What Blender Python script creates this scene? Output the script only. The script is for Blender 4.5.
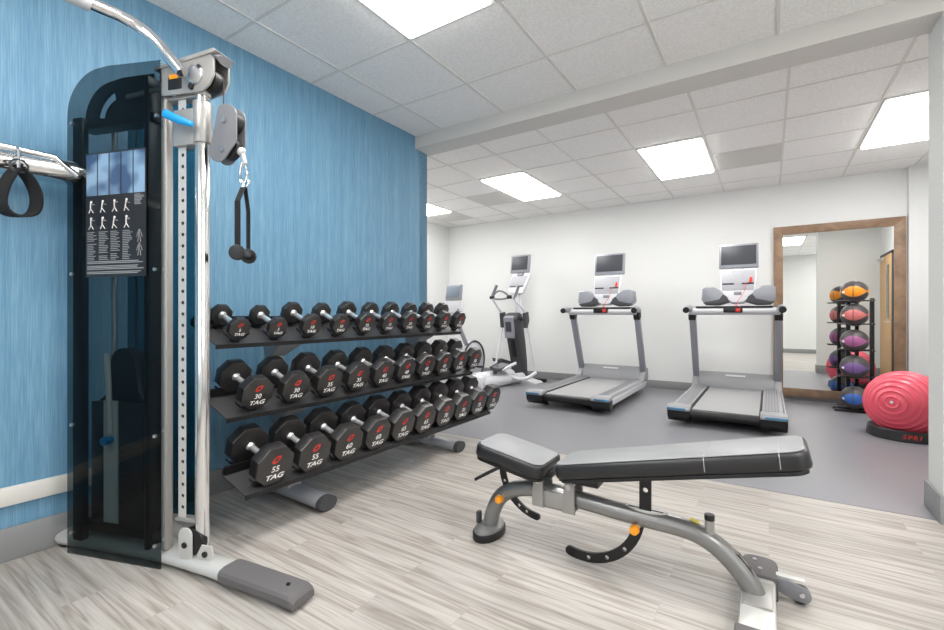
import bpy, bmesh, math, random
from mathutils import Vector, Matrix, Euler
random.seed(7)
for o in list(bpy.data.objects): bpy.data.objects.remove(o)
SC = bpy.context.scene
COL = SC.collection
R = math.radians
PI = math.pi
H = 1.11            # camera height
CZ = 2.85           # ceiling height

# ------------------------------------------------------------ camera
cam = bpy.data.cameras.new('camera'); camo = bpy.data.objects.new('camera', cam); COL.objects.link(camo)
camo.location = (0, 0, H); camo.rotation_euler = (R(90), 0, R(33.2326))
cam.sensor_fit = 'HORIZONTAL'; cam.sensor_width = 36.0; cam.lens = 453.3/944*36.0; cam.clip_start = 0.02
SC.camera = camo
# ------------------------------------------------------------ world, exposure
w = bpy.data.worlds.new('world'); SC.world = w; w.use_nodes = True
w.node_tree.nodes['Background'].inputs[0].default_value = (0.75, 0.8, 0.85, 1)
w.node_tree.nodes['Background'].inputs[1].default_value = 0.6
SC.view_settings.view_transform = 'Standard'; SC.view_settings.look = 'None'
SC.view_settings.gamma = 1; SC.view_settings.use_curve_mapping = False
SC.view_settings.exposure = -0.04
LAMP = 17.0          # radiance of the ceiling light diffusers

# ------------------------------------------------------------ materials
def srgb(r, g, b):
    f = lambda c: (c/255/12.92) if c/255 <= .04045 else ((c/255+.055)/1.055)**2.4
    return (f(r), f(g), f(b), 1)
def mat(name, col, rough=.5, metal=0, coat=0, spec=.5, noise=0, nscale=20, bump=0, bscale=200, sub=None):
    m = bpy.data.materials.new(name); m.use_nodes = True
    nt = m.node_tree; b = nt.nodes['Principled BSDF']
    b.inputs['Base Color'].default_value = col; b.inputs['Roughness'].default_value = rough
    b.inputs['Metallic'].default_value = metal; b.inputs['Coat Weight'].default_value = coat
    b.inputs['Specular IOR Level'].default_value = spec
    tc = nt.nodes.new('ShaderNodeTexCoord')
    if noise:
        n = nt.nodes.new('ShaderNodeTexNoise'); n.inputs['Scale'].default_value = nscale; n.inputs['Detail'].default_value = 4
        nt.links.new(tc.outputs['Object'], n.inputs['Vector'])
        r = nt.nodes.new('ShaderNodeMapRange'); r.inputs['To Min'].default_value = 1-noise; r.inputs['To Max'].default_value = 1+noise
        nt.links.new(n.outputs['Fac'], r.inputs['Value'])
        h = nt.nodes.new('ShaderNodeHueSaturation'); h.inputs['Color'].default_value = col
        nt.links.new(r.outputs['Result'], h.inputs['Value']); nt.links.new(h.outputs['Color'], b.inputs['Base Color'])
    if bump:
        n = nt.nodes.new('ShaderNodeTexNoise'); n.inputs['Scale'].default_value = bscale; n.inputs['Detail'].default_value = 3
        nt.links.new(tc.outputs['Object'], n.inputs['Vector'])
        bp = nt.nodes.new('ShaderNodeBump'); bp.inputs['Strength'].default_value = bump; bp.inputs['Distance'].default_value = .002
        nt.links.new(n.outputs['Fac'], bp.inputs['Height']); nt.links.new(bp.outputs['Normal'], b.inputs['Normal'])
    return m
def nodes(m): return m.node_tree, m.node_tree.nodes, m.node_tree.links
def N(nt, t, **k):
    n = nt.nodes.new(t)
    for a, v in k.items(): setattr(n, a, v)
    return n

M = {}
M['white_wall'] = mat('white_wall_paint', srgb(228, 229, 228), .6, bump=.15, bscale=260)
M['beam'] = mat('beam_paint', srgb(212, 209, 205), .6)
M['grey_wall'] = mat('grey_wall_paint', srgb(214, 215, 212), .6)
M['baseboard'] = mat('grey_vinyl_baseboard', srgb(136, 137, 138), .45)
M['rail_paint'] = mat('rail_paint', srgb(222, 220, 214), .4)
M['rubber_floor'] = mat('rubber_floor', srgb(130, 130, 135), .36, noise=.06, nscale=60, bump=.25, bscale=500)
M['chrome'] = mat('chrome', (.82, .82, .82, 1), .1, 1)
M['handle_steel'] = mat('handle_steel', (.8, .8, .8, 1), .25, .7)
M['rail_steel'] = mat('rail_steel', srgb(205, 204, 200), .3, .3)
M['brushed'] = mat('brushed_silver', (.62, .62, .63, 1), .3, 1)
M['silver_paint'] = mat('silver_paint', srgb(168, 166, 163), .35, .45)
M['silver_light'] = mat('pale_silver_paint', srgb(200, 199, 196), .35, .25)
M['bench_paint'] = mat('bench_grey_paint', srgb(140, 139, 138), .3, .55, coat=.3)
M['dark_grey'] = mat('dark_grey_plastic', srgb(62, 62, 66), .5)
M['mid_grey'] = mat('mid_grey_plastic', srgb(120, 121, 126), .45)
M['rub_grey'] = mat('grey_rubber_pad', srgb(96, 93, 94), .6, bump=.3, bscale=400)
M['black'] = mat('black_plastic', srgb(18, 18, 20), .4)
M['black_metal'] = mat('black_metal', srgb(26, 26, 27), .35, .2)
M['urethane'] = mat('black_urethane', srgb(34, 32, 32), .38, bump=.05, bscale=300, spec=.9)
M['shelf'] = mat('dark_grey_shelf', srgb(86, 85, 87), .38, .3)
M['rack_paint'] = mat('rack_grey_paint', srgb(172, 172, 176), .35, .2)
M['vinyl'] = mat('grey_vinyl', srgb(136, 137, 139), .4, bump=.2, bscale=500)
M['vinyl_dark'] = mat('black_vinyl', srgb(34, 34, 36), .35, bump=.2, bscale=500)
M['stitch'] = mat('pale_stitching', srgb(158, 158, 158), .6)
M['orange'] = mat('orange_plastic', srgb(250, 160, 20), .35)
M['blue_plastic'] = mat('blue_plastic', srgb(30, 150, 215), .3)
M['white_plastic'] = mat('white_plastic', srgb(216, 217, 222), .35)
M['pale_plastic'] = mat('pale_grey_plastic', srgb(196, 197, 201), .4)
M['keypad'] = mat('silver_keypad', srgb(170, 171, 177), .4, noise=.15, nscale=70)
M['screen'] = mat('dark_screen_glass', srgb(60, 62, 68), .4)
M['screen_lit'] = mat('grey_screen_glass', srgb(120, 132, 145), .2)
M['bezel'] = mat('screen_bezel', srgb(146, 148, 156), .35, .2)
M['belt'] = mat('treadmill_belt', srgb(156, 156, 157), .5, noise=.05, nscale=40)
M['rail_grip'] = mat('ribbed_side_rail', srgb(152, 153, 156), .45)
M['accent_blue'] = mat('blue_accent', srgb(88, 140, 175), .15, .4)
M['red'] = mat('red_paint', srgb(215, 50, 38), .5)
M['white_ink'] = mat('white_ink', srgb(240, 239, 236), .5)
M['grey_ink'] = mat('grey_ink', srgb(150, 152, 152), .5)
M['placard'] = mat('black_placard', srgb(38, 38, 42), .4)
M['webbing'] = mat('black_webbing', srgb(22, 21, 23), .8, bump=.5, bscale=600)
M['yellow'] = mat('yellow_sticker', srgb(205, 190, 40), .5)
M['vent'] = mat('vent_grille', srgb(212, 210, 206), .6, noise=.12, nscale=90)
M['grid'] = mat('ceiling_grid_metal', srgb(222, 220, 216), .5)
M['tray'] = mat('black_tray', srgb(42, 42, 44), .45)
M['door_wood'] = mat('maple_door', srgb(205, 165, 115), .45, noise=.08, nscale=6)
M['door_glass'] = mat('door_glass', srgb(90, 100, 100), .08)
M['stack_face'] = mat('weight_plate_steel', srgb(52, 50, 50), .4, .3)
M['stack_label'] = mat('weight_label_strip', srgb(225, 225, 222), .5)
M['emit_frame'] = mat('light_frame', srgb(225, 224, 220), .5)

# blue wallpaper with fine vertical streaks
m = mat('blue_streaked_wallpaper', srgb(96, 150, 188), .55); M['blue_wall'] = m
nt, ns, lk = nodes(m); b = ns['Principled BSDF']
tc = N(nt, 'ShaderNodeTexCoord')
def streak(sy, sz, det):
    mp = N(nt, 'ShaderNodeMapping'); mp.inputs['Scale'].default_value = (1, sy, sz)
    lk.new(tc.outputs['Object'], mp.inputs['Vector'])
    n = N(nt, 'ShaderNodeTexNoise'); n.inputs['Scale'].default_value = 1; n.inputs['Detail'].default_value = det
    lk.new(mp.outputs['Vector'], n.inputs['Vector']); return n
n1 = streak(210, 6, 3); n2 = streak(30, .7, 2)
mx = N(nt, 'ShaderNodeMath', operation='MULTIPLY_ADD'); lk.new(n1.outputs['Fac'], mx.inputs[0]); mx.inputs[1].default_value = .65
m2 = N(nt, 'ShaderNodeMath', operation='MULTIPLY'); lk.new(n2.outputs['Fac'], m2.inputs[0]); m2.inputs[1].default_value = .35
lk.new(m2.outputs[0], mx.inputs[2])
cr = N(nt, 'ShaderNodeValToRGB'); cr.color_ramp.elements[0].position = .38; cr.color_ramp.elements[0].color = srgb(92, 139, 170)
cr.color_ramp.elements[1].position = .66; cr.color_ramp.elements[1].color = srgb(124, 165, 190)
e = cr.color_ramp.elements.new(.52); e.color = srgb(106, 151, 180)
lk.new(mx.outputs[0], cr.inputs['Fac']); lk.new(cr.outputs['Color'], b.inputs['Base Color'])
bp = N(nt, 'ShaderNodeBump'); bp.inputs['Strength'].default_value = .3; bp.inputs['Distance'].default_value = .003
lk.new(n1.outputs['Fac'], bp.inputs['Height']); lk.new(bp.outputs['Normal'], b.inputs['Normal'])

# wood-look plank floor (planks run along X)
m = mat('grey_oak_planks', srgb(196, 188, 180), .38); M['wood_floor'] = m
nt, ns, lk = nodes(m); b = ns['Principled BSDF']; tc = N(nt, 'ShaderNodeTexCoord')
br = N(nt, 'ShaderNodeTexBrick'); br.offset = .37; br.offset_frequency = 2
br.inputs['Scale'].default_value = 1; br.inputs['Brick Width'].default_value = .95; br.inputs['Row Height'].default_value = .145
br.inputs['Mortar Size'].default_value = .0008; br.inputs['Mortar Smooth'].default_value = .1; br.inputs['Bias'].default_value = 0
br.inputs['Color1'].default_value = (0, 0, 0, 1); br.inputs['Color2'].default_value = (1, 1, 1, 1); br.inputs['Mortar'].default_value = (.5, .5, .5, 1)
lk.new(tc.outputs['Object'], br.inputs['Vector'])
sep = N(nt, 'ShaderNodeSeparateColor'); lk.new(br.outputs['Color'], sep.inputs[0])
# grain: stretched noise, shifted per plank
mp = N(nt, 'ShaderNodeMapping'); mp.inputs['Scale'].default_value = (.7, 15, 1)
lk.new(tc.outputs['Object'], mp.inputs['Vector'])
cmb = N(nt, 'ShaderNodeCombineXYZ'); ml = N(nt, 'ShaderNodeMath', operation='MULTIPLY'); ml.inputs[1].default_value = 23
lk.new(sep.outputs[0], ml.inputs[0]); lk.new(ml.outputs[0], cmb.inputs['Z']); lk.new(ml.outputs[0], cmb.inputs['X'])
va = N(nt, 'ShaderNodeVectorMath', operation='ADD'); lk.new(mp.outputs[0], va.inputs[0]); lk.new(cmb.outputs[0], va.inputs[1])
gn = N(nt, 'ShaderNodeTexNoise'); gn.inputs['Scale'].default_value = 1.0; gn.inputs['Detail'].default_value = 3; gn.inputs['Distortion'].default_value = .25
lk.new(va.outputs[0], gn.inputs['Vector'])
wv = N(nt, 'ShaderNodeMath', operation='MULTIPLY'); wv.inputs[1].default_value = 5.0; lk.new(gn.outputs['Fac'], wv.inputs[0])
fr = N(nt, 'ShaderNodeMath', operation='PINGPONG'); fr.inputs[1].default_value = .5; lk.new(wv.outputs[0], fr.inputs[0])
cr = N(nt, 'ShaderNodeValToRGB'); cr.color_ramp.elements[0].position = 0; cr.color_ramp.elements[0].color = srgb(146, 138, 130)
cr.color_ramp.elements[1].position = .5; cr.color_ramp.elements[1].color = srgb(184, 179, 173)
e = cr.color_ramp.elements.new(.14); e.color = srgb(165, 158, 151)
lk.new(fr.outputs[0], cr.inputs['Fac'])
hs = N(nt, 'ShaderNodeHueSaturation'); lk.new(cr.outputs[0], hs.inputs['Color'])
mr = N(nt, 'ShaderNodeMapRange'); mr.inputs['To Min'].default_value = .88; mr.inputs['To Max'].default_value = 1.08
lk.new(sep.outputs[0], mr.inputs['Value'])
mp2 = N(nt, 'ShaderNodeMapping'); mp2.inputs['Scale'].default_value = (5, 110, 1); lk.new(tc.outputs['Object'], mp2.inputs['Vector'])
va2 = N(nt, 'ShaderNodeVectorMath', operation='ADD'); lk.new(mp2.outputs[0], va2.inputs[0]); lk.new(cmb.outputs[0], va2.inputs[1])
fn = N(nt, 'ShaderNodeTexNoise'); fn.inputs['Scale'].default_value = 1; fn.inputs['Detail'].default_value = 3; lk.new(va2.outputs[0], fn.inputs['Vector'])
fr2 = N(nt, 'ShaderNodeMapRange'); fr2.inputs['From Min'].default_value = .3; fr2.inputs['From Max'].default_value = .7; fr2.inputs['To Min'].default_value = .87; fr2.inputs['To Max'].default_value = 1.08
lk.new(fn.outputs['Fac'], fr2.inputs['Value'])
mm = N(nt, 'ShaderNodeMath', operation='MULTIPLY'); lk.new(mr.outputs[0], mm.inputs[0]); lk.new(fr2.outputs[0], mm.inputs[1]); lk.new(mm.outputs[0], hs.inputs['Value'])
mixm = N(nt, 'ShaderNodeMix', data_type='RGBA'); lk.new(br.outputs['Fac'], mixm.inputs[0]); lk.new(hs.outputs[0], mixm.inputs[6])
mixm.inputs[7].default_value = srgb(152, 145, 138)
lk.new(mixm.outputs[2], b.inputs['Base Color'])

# acoustic ceiling tile
m = mat('acoustic_ceiling_tile', srgb(222, 219, 214), .9); M['tile'] = m
nt, ns, lk = nodes(m); b = ns['Principled BSDF']; tc = N(nt, 'ShaderNodeTexCoord')
n = N(nt, 'ShaderNodeTexNoise'); n.inputs['Scale'].default_value = 75; n.inputs['Detail'].default_value = 3
lk.new(tc.outputs['Object'], n.inputs['Vector'])
cr = N(nt, 'ShaderNodeValToRGB'); cr.color_ramp.elements[0].position = .4; cr.color_ramp.elements[0].color = srgb(240, 238, 236)
cr.color_ramp.elements[1].position = .6; cr.color_ramp.elements[1].color = srgb(250, 249, 248)
lk.new(n.outputs['Fac'], cr.inputs[0]); lk.new(cr.outputs[0], b.inputs['Base Color'])
bp = N(nt, 'ShaderNodeBump'); bp.inputs['Strength'].default_value = .25; bp.inputs['Distance'].default_value = .004
lk.new(n.outputs['Fac'], bp.inputs['Height']); lk.new(bp.outputs['Normal'], b.inputs['Normal'])

# brown wood for the mirror frame
m = mat('walnut_frame', srgb(150, 112, 82), .45); M['frame_wood'] = m
nt, ns, lk = nodes(m); b = ns['Principled BSDF']; tc = N(nt, 'ShaderNodeTexCoord')
n = N(nt, 'ShaderNodeTexNoise'); n.inputs['Scale'].default_value = 5; n.inputs['Detail'].default_value = 6; n.inputs['Distortion'].default_value = .8
lk.new(tc.outputs['Object'], n.inputs['Vector'])
cr = N(nt, 'ShaderNodeValToRGB'); cr.color_ramp.elements[0].position = .35; cr.color_ramp.elements[0].color = srgb(124, 97, 74)
cr.color_ramp.elements[1].position = .68; cr.color_ramp.elements[1].color = srgb(160, 130, 104)
lk.new(n.outputs['Fac'], cr.inputs[0]); lk.new(cr.outputs[0], b.inputs['Base Color'])

M['mirror'] = mat('mirror_silvering', (.88, .89, .88, 1), .0, 1)

def emis(name, col, s):
    m = bpy.data.materials.new(name); m.use_nodes = True; nt = m.node_tree; nt.nodes.remove(nt.nodes['Principled BSDF'])
    e = nt.nodes.new('ShaderNodeEmission'); e.inputs[0].default_value = col; e.inputs[1].default_value = s
    nt.links.new(e.outputs[0], nt.nodes['Material Output'].inputs[0]); return m
M['lamp'] = emis('light_diffuser', (1, .985, .96, 1), LAMP)

M['fill_light'] = emis('fill_light_pane', (.93, .97, 1, 1), 2.2)  # glow of the added panels that brighten the room

def tinted(name, tint, gl=.06):
    m = bpy.data.materials.new(name); m.use_nodes = True; nt = m.node_tree; nt.nodes.remove(nt.nodes['Principled BSDF'])
    t = nt.nodes.new('ShaderNodeBsdfTransparent'); t.inputs[0].default_value = tint
    g = nt.nodes.new('ShaderNodeBsdfGlossy'); g.inputs['Roughness'].default_value = .03
    lw = nt.nodes.new('ShaderNodeLayerWeight'); lw.inputs[0].default_value = .5
    pw = nt.nodes.new('ShaderNodeMath'); pw.operation = 'POWER'; pw.inputs[1].default_value = 4
    nt.links.new(lw.outputs['Facing'], pw.inputs[0])
    f = nt.nodes.new('ShaderNodeMath'); f.operation = 'MULTIPLY_ADD'; f.inputs[1].default_value = .3; f.inputs[2].default_value = .012
    nt.links.new(pw.outputs[0], f.inputs[0])
    x = nt.nodes.new('ShaderNodeMixShader'); nt.links.new(f.outputs[0], x.inputs[0])
    nt.links.new(t.outputs[0], x.inputs[1]); nt.links.new(g.outputs[0], x.inputs[2])
    nt.links.new(x.outputs[0], nt.nodes['Material Output'].inputs[0]); return m
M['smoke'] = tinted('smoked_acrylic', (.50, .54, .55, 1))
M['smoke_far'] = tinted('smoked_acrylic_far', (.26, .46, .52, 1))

def med_ball(name, band):
    m = mat(name, srgb(62, 60, 62), .42, bump=.3, bscale=180)
    nt, ns, lk = nodes(m); b = ns['Principled BSDF']; tc = N(nt, 'ShaderNodeTexCoord')
    sp = N(nt, 'ShaderNodeSeparateXYZ'); lk.new(tc.outputs['Object'], sp.inputs[0])
    at = N(nt, 'ShaderNodeMath', operation='ARCTAN2'); lk.new(sp.outputs['Y'], at.inputs[0]); lk.new(sp.outputs['X'], at.inputs[1])
    a2 = N(nt, 'ShaderNodeMath', operation='MULTIPLY'); a2.inputs[1].default_value = 1.5; lk.new(at.outputs[0], a2.inputs[0])
    sn = N(nt, 'ShaderNodeMath', operation='SINE'); lk.new(a2.outputs[0], sn.inputs[0])
    ab = N(nt, 'ShaderNodeMath', operation='ABSOLUTE'); lk.new(sn.outputs[0], ab.inputs[0])
    w_ = N(nt, 'ShaderNodeMath', operation='MULTIPLY'); w_.inputs[1].default_value = .062; lk.new(ab.outputs[0], w_.inputs[0])
    az = N(nt, 'ShaderNodeMath', operation='ABSOLUTE'); lk.new(sp.outputs['Z'], az.inputs[0])
    lt = N(nt, 'ShaderNodeMath', operation='LESS_THAN'); lk.new(az.outputs[0], lt.inputs[0]); lk.new(w_.outputs[0], lt.inputs[1])
    mx = N(nt, 'ShaderNodeMix', data_type='RGBA'); lk.new(lt.outputs[0], mx.inputs[0])
    mx.inputs[6].default_value = srgb(78, 74, 75); mx.inputs[7].default_value = band
    lk.new(mx.outputs[2], b.inputs['Base Color']); return m

# ------------------------------------------------------------ mesh builder
def rootM(o):
    m = Matrix.Identity(4)
    while o is not None:
        m = Matrix.LocRotScale(o.location, o.rotation_euler, None) @ m; o = o.parent
    return m
class MB:
    def __init__(s): s.bm = bmesh.new()
    def _merge(s, t, mx=None):
        if mx is not None: t.transform(mx)
        me = bpy.data.meshes.new('t'); t.to_mesh(me); t.free(); s.bm.from_mesh(me); bpy.data.meshes.remove(me); return s
    def box(s, c, d, bev=0, rot=None, seg=2):
        t = bmesh.new(); bmesh.ops.create_cube(t, size=1); bmesh.ops.scale(t, vec=d, verts=t.verts)
        if bev: bmesh.ops.bevel(t, geom=list(t.edges), offset=min(bev, min(d)*.49), segments=seg, affect='EDGES', profile=.5)
        mx = Matrix.Translation(c)
        if rot: mx = mx @ Euler(rot).to_matrix().to_4x4()
        return s._merge(t, mx)
    def bb(s, x0, x1, y0, y1, z0, z1, bev=0):
        return s.box(((x0+x1)/2, (y0+y1)/2, (z0+z1)/2), (abs(x1-x0), abs(y1-y0), abs(z1-z0)), bev)
    def bar(s, p0, p1, wd, th, bev=0, up=(0, 0, 1)):
        p0 = Vector(p0); p1 = Vector(p1); d = p1-p0; L = d.length; d.normalize(); up = Vector(up)
        x = d.cross(up)
        if x.length < 1e-4: x = d.cross(Vector((1, 0, 0)))
        x.normalize(); z = x.cross(d)
        t = bmesh.new(); bmesh.ops.create_cube(t, size=1); bmesh.ops.scale(t, vec=(wd, L, th), verts=t.verts)
        if bev: bmesh.ops.bevel(t, geom=list(t.edges), offset=min(bev, min(wd, th, L)*.49), segments=2, affect='EDGES', profile=.5)
        mx = Matrix((x, d, z)).transposed().to_4x4(); mx.translation = (p0+p1)/2
        return s._merge(t, mx)
    def cyl(s, p0, p1, r, r2=None, seg=24, bev=0):
        p0 = Vector(p0); p1 = Vector(p1); d = p1-p0
        t = bmesh.new(); bmesh.ops.create_cone(t, cap_ends=True, segments=seg, radius1=r, radius2=r if r2 is None else r2, depth=d.length)
        if bev:
            ed = [e for e in t.edges if any(len(f.verts) > 4 for f in e.link_faces)]
            bmesh.ops.bevel(t, geom=ed, offset=bev, segments=2, affect='EDGES', profile=.5)
        mx = d.to_track_quat('Z', 'Y').to_matrix().to_4x4(); mx.translation = (p0+p1)/2
        return s._merge(t, mx)
    def sph(s, c, r, sc=(1, 1, 1), seg=32, rings=20):
        t = bmesh.new(); bmesh.ops.create_uvsphere(t, u_segments=seg, v_segments=rings, radius=r)
        return s._merge(t, Matrix.Translation(c) @ Matrix.Diagonal((*sc, 1)))
    def tube(s, pts, r, seg=14, closed=False, sm=0, flat=1.0, up=None):
        pts = [Vector(p) for p in pts]
        for _ in range(sm):                                   # corner cutting keeps the ends
            q = [pts[0]] if not closed else []
            n = len(pts)
            for i in range(n if closed else n-1):
                a, b_ = pts[i], pts[(i+1) % n]; q += [a*.75+b_*.25, a*.25+b_*.75]
            if not closed: q.append(pts[-1])
            pts = q
        t = bmesh.new(); rings = []; n = len(pts); nrm = None
        for i, p in enumerate(pts):
            if closed: d = pts[(i+1) % n]-pts[i-1]
            else: d = pts[min(i+1, n-1)]-pts[max(i-1, 0)]
            d.normalize()
            if up is not None: x = d.cross(Vector(up)); x.normalize(); nrm = x
            elif nrm is None:
                x = d.cross(Vector((0, 0, 1)))
                if x.length < .05: x = d.cross(Vector((1, 0, 0)))
                x.normalize(); nrm = x
            else:
                x = nrm - d*nrm.dot(d); x.normalize(); nrm = x
            y = d.cross(x)
            rr = r[i*len(r)//n] if isinstance(r, (list, tuple)) else r
            rings.append([t.verts.new(p + x*rr*math.cos(2*PI*k/seg) + y*rr*flat*math.sin(2*PI*k/seg)) for k in range(seg)])
        for i in range(n if closed else n-1):
            a, b_ = rings[i], rings[(i+1) % n]
            for k in range(seg): t.faces.new((a[k], a[(k+1) % seg], b_[(k+1) % seg], b_[k]))
        if not closed: t.faces.new(rings[0][::-1]); t.faces.new(rings[-1])
        bmesh.ops.recalc_face_normals(t, faces=t.faces)
        return s._merge(t)
    def ribbon(s, pts, wd, th, side):                         # flat strap along pts, width along 'side'
        pts = [Vector(p) for p in pts]; side = Vector(side).normalized(); t = bmesh.new(); R_ = []
        n = len(pts)
        for i, p in enumerate(pts):
            d = (pts[min(i+1, n-1)]-pts[max(i-1, 0)]).normalized(); nn = d.cross(side).normalized()
            R_.append([t.verts.new(p+side*a*wd/2+nn*b_*th/2) for a, b_ in ((-1, -1), (1, -1), (1, 1), (-1, 1))])
        for i in range(n-1):
            for k in range(4): t.faces.new((R_[i][k], R_[i][(k+1) % 4], R_[i+1][(k+1) % 4], R_[i+1][k]))
        t.faces.new(R_[0][::-1]); t.faces.new(R_[-1]); bmesh.ops.recalc_face_normals(t, faces=t.faces)
        return s._merge(t)
    def prism(s, pts, ax, a, b_, bev=0, mx=None):
        f = {'x': lambda p, q: (q, p[0], p[1]), 'y': lambda p, q: (p[0], q, p[1]), 'z': lambda p, q: (p[0], p[1], q)}[ax]
        t = bmesh.new(); A = [t.verts.new(f(p, a)) for p in pts]; B = [t.verts.new(f(p, b_)) for p in pts]; n = len(pts)
        t.faces.new(A[::-1]); t.faces.new(B)
        for i in range(n): t.faces.new((A[i], A[(i+1) % n], B[(i+1) % n], B[i]))
        bmesh.ops.recalc_face_normals(t, faces=t.faces)
        if bev:
            ed = [e for e in t.edges if any(len(fc.verts) > 4 for fc in e.link_faces) or n == 4]
            bmesh.ops.bevel(t, geom=ed, offset=bev, segments=2, affect='EDGES', profile=.5)
        return s._merge(t, mx)
    def holed(s, outer, holes, ax, a, b_, mx=None):           # flat plate with holes
        f = {'x': lambda p, q: (q, p[0], p[1]), 'y': lambda p, q: (p[0], q, p[1]), 'z': lambda p, q: (p[0], p[1], q)}[ax]
        t = bmesh.new(); ed = []
        for lp in [outer]+holes:
            vs = [t.verts.new(f(p, a)) for p in lp]
            for i in range(len(vs)): ed.append(t.edges.new((vs[i], vs[(i+1) % len(vs)])))
        bmesh.ops.triangle_fill(t, use_beauty=True, use_dissolve=False, edges=ed)
        r = bmesh.ops.extrude_face_region(t, geom=list(t.faces))
        dv = Vector(f((0, 0), b_))-Vector(f((0, 0), a))
        bmesh.ops.translate(t, vec=dv, verts=[v for v in r['geom'] if isinstance(v, bmesh.types.BMVert)])
        bmesh.ops.recalc_face_normals(t, faces=t.faces)
        return s._merge(t, mx)
    def lathe(s, prof, c=(0, 0, 0), seg=40, mx=None):
        t = bmesh.new(); rings = []
        for r_, z in prof:
            if r_ < 1e-6: rings.append([t.verts.new((0, 0, z))])
            else: rings.append([t.verts.new((r_*math.cos(2*PI*k/seg), r_*math.sin(2*PI*k/seg), z)) for k in range(seg)])
        for a, b_ in zip(rings, rings[1:]):
            for k in range(seg):
                k2 = (k+1) % seg
                if len(a) == 1 and len(b_) == 1: continue
                if len(a) == 1: t.faces.new((a[0], b_[k], b_[k2]))
                elif len(b_) == 1: t.faces.new((a[k], a[k2], b_[0]))
                else: t.faces.new((a[k], a[k2], b_[k2], b_[k]))
        for rg, rv in ((rings[0], True), (rings[-1], False)):
            if len(rg) > 1: t.faces.new(rg[::-1] if rv else rg)
        bmesh.ops.recalc_face_normals(t, faces=t.faces)
        X = Matrix.Translation(c)
        return s._merge(t, X @ mx if mx is not None else X)
    def text(s, st, size, mx, shear=0, bold=0, ext=.0004, squash=1.0):
        cu = bpy.data.curves.new('t', 'FONT'); cu.body = st; cu.size = size; cu.align_x = 'CENTER'; cu.align_y = 'CENTER'
        cu.extrude = ext; cu.shear = shear; cu.offset = bold; cu.resolution_u = 3
        o = bpy.data.objects.new('t', cu); COL.objects.link(o)
        dg = bpy.context.evaluated_depsgraph_get(); me = bpy.data.meshes.new_from_object(o.evaluated_get(dg))
        me.transform(mx @ Matrix.Diagonal((squash, 1, 1, 1)))
        s.bm.from_mesh(me); bpy.data.meshes.remove(me); bpy.data.objects.remove(o); bpy.data.curves.remove(cu); return s
    def build(s, name, m, parent=None, local=False, ang=32):
        bm = s.bm
        if parent is not None and not local: bm.transform(rootM(parent).inverted())
        for f in bm.faces: f.smooth = True
        bm.edges.ensure_lookup_table()
        for e in bm.edges:
            if len(e.link_faces) != 2 or e.calc_face_angle(0) > R(ang): e.smooth = False
        me = bpy.data.meshes.new(name); bm.to_mesh(me); bm.free(); me.materials.append(m if not isinstance(m, str) else M[m])
        o = bpy.data.objects.new(name, me); COL.objects.link(o)
        if parent is not None: o.parent = parent
        return o
def tag(o, label, cat, group=None, kind=None):
    o['label'] = label; o['category'] = cat
    if group: o['group'] = group
    if kind: o['kind'] = kind
    return o
def thing(name, label, cat, loc=(0, 0, 0), rz=0, group=None):
    o = bpy.data.objects.new(name, None); COL.objects.link(o); o.location = loc; o.rotation_euler = (0, 0, rz)
    o.empty_display_size = .1
    return tag(o, label, cat, group)
def struct(name, mb, m, label=None, cat=None, parent=None):
    o = mb.build(name, m, parent)
    if parent is None:
        o['kind'] = 'structure'
        if label: o['label'] = label; o['category'] = cat
    return o
def copy_tree(o, parent=None):
    c = o.copy(); COL.objects.link(c)
    if parent is not None: c.parent = parent
    for ch in [k for k in list(bpy.data.objects) if k.parent == o]: copy_tree(ch, c)
    return c
def arc(cx, cy, r, a0, a1, n):
    return [(cx+r*math.cos(R(a0+(a1-a0)*i/n)), cy+r*math.sin(R(a0+(a1-a0)*i/n))) for i in range(n+1)]

# ------------------------------------------------------------ room shell
XB = -2.88      # blue wall
YB = 7.30       # back wall
XL = -5.32      # left wall of the far room
P0, P1 = 3.385, 3.57   # partition / beam
XJ = .775       # jamb of the opening
PR = 3.655      # far face of the right-hand partition
XR = 1.69       # right wall of the far room
XF = 2.6        # right wall of the front room
YF = -1.75      # rear wall of the front room
struct('floor_front', MB().bb(XB-.3, XF+.2, YF-.2, 3.425, -.1, 0), 'wood_floor', 'grey wood-look plank floor in the front of the gym', 'floor')
struct('floor_back', MB().bb(XL-.2, XR+.2, 3.425, YB+.2, -.1, .002), 'rubber_floor', 'dark grey rubber floor under the treadmills', 'floor')
struct('ceiling_front', MB().bb(XB-.3, XF+.2, YF-.2, P0+.02, CZ, CZ+.1), 'tile', 'white acoustic tile ceiling of the front area', 'ceiling')
struct('ceiling_back', MB().bb(XL-.2, XR+.2, P1-.02, YB+.2, CZ, CZ+.1), 'tile', 'white acoustic tile ceiling over the treadmills', 'ceiling')
struct('wall_left', MB().bb(XB-.15, XB, YF-.2, P1, 0, CZ), 'blue_wall', 'blue wall with fine vertical streaks', 'wall')
mb = MB().bb(XL-.1, XB, P1-.12, P1, 0, CZ)
struct('wall_partition_left', mb, 'white_wall', 'white partition wall left of the opening', 'wall')
struct('wall_left_far', MB().bb(XL-.12, XL, P1-.12, YB+.1, 0, CZ), 'white_wall', 'white left wall of the far room', 'wall')
struct('wall_back', MB().bb(XL-.1, XR+.1, YB, YB+.12, 0, CZ), 'white_wall', 'white back wall behind the treadmills', 'wall')
struct('wall_pilaster', MB().bb(1.365, XR, YB-.09, YB, 0, CZ), 'white_wall', 'narrow white pilaster beside the mirror', 'wall')
struct('wall_right_far', MB().bb(XR, XR+.12, P1-.1, YB+.1, 0, CZ), 'white_wall', 'white right wall of the far room', 'wall')
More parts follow.
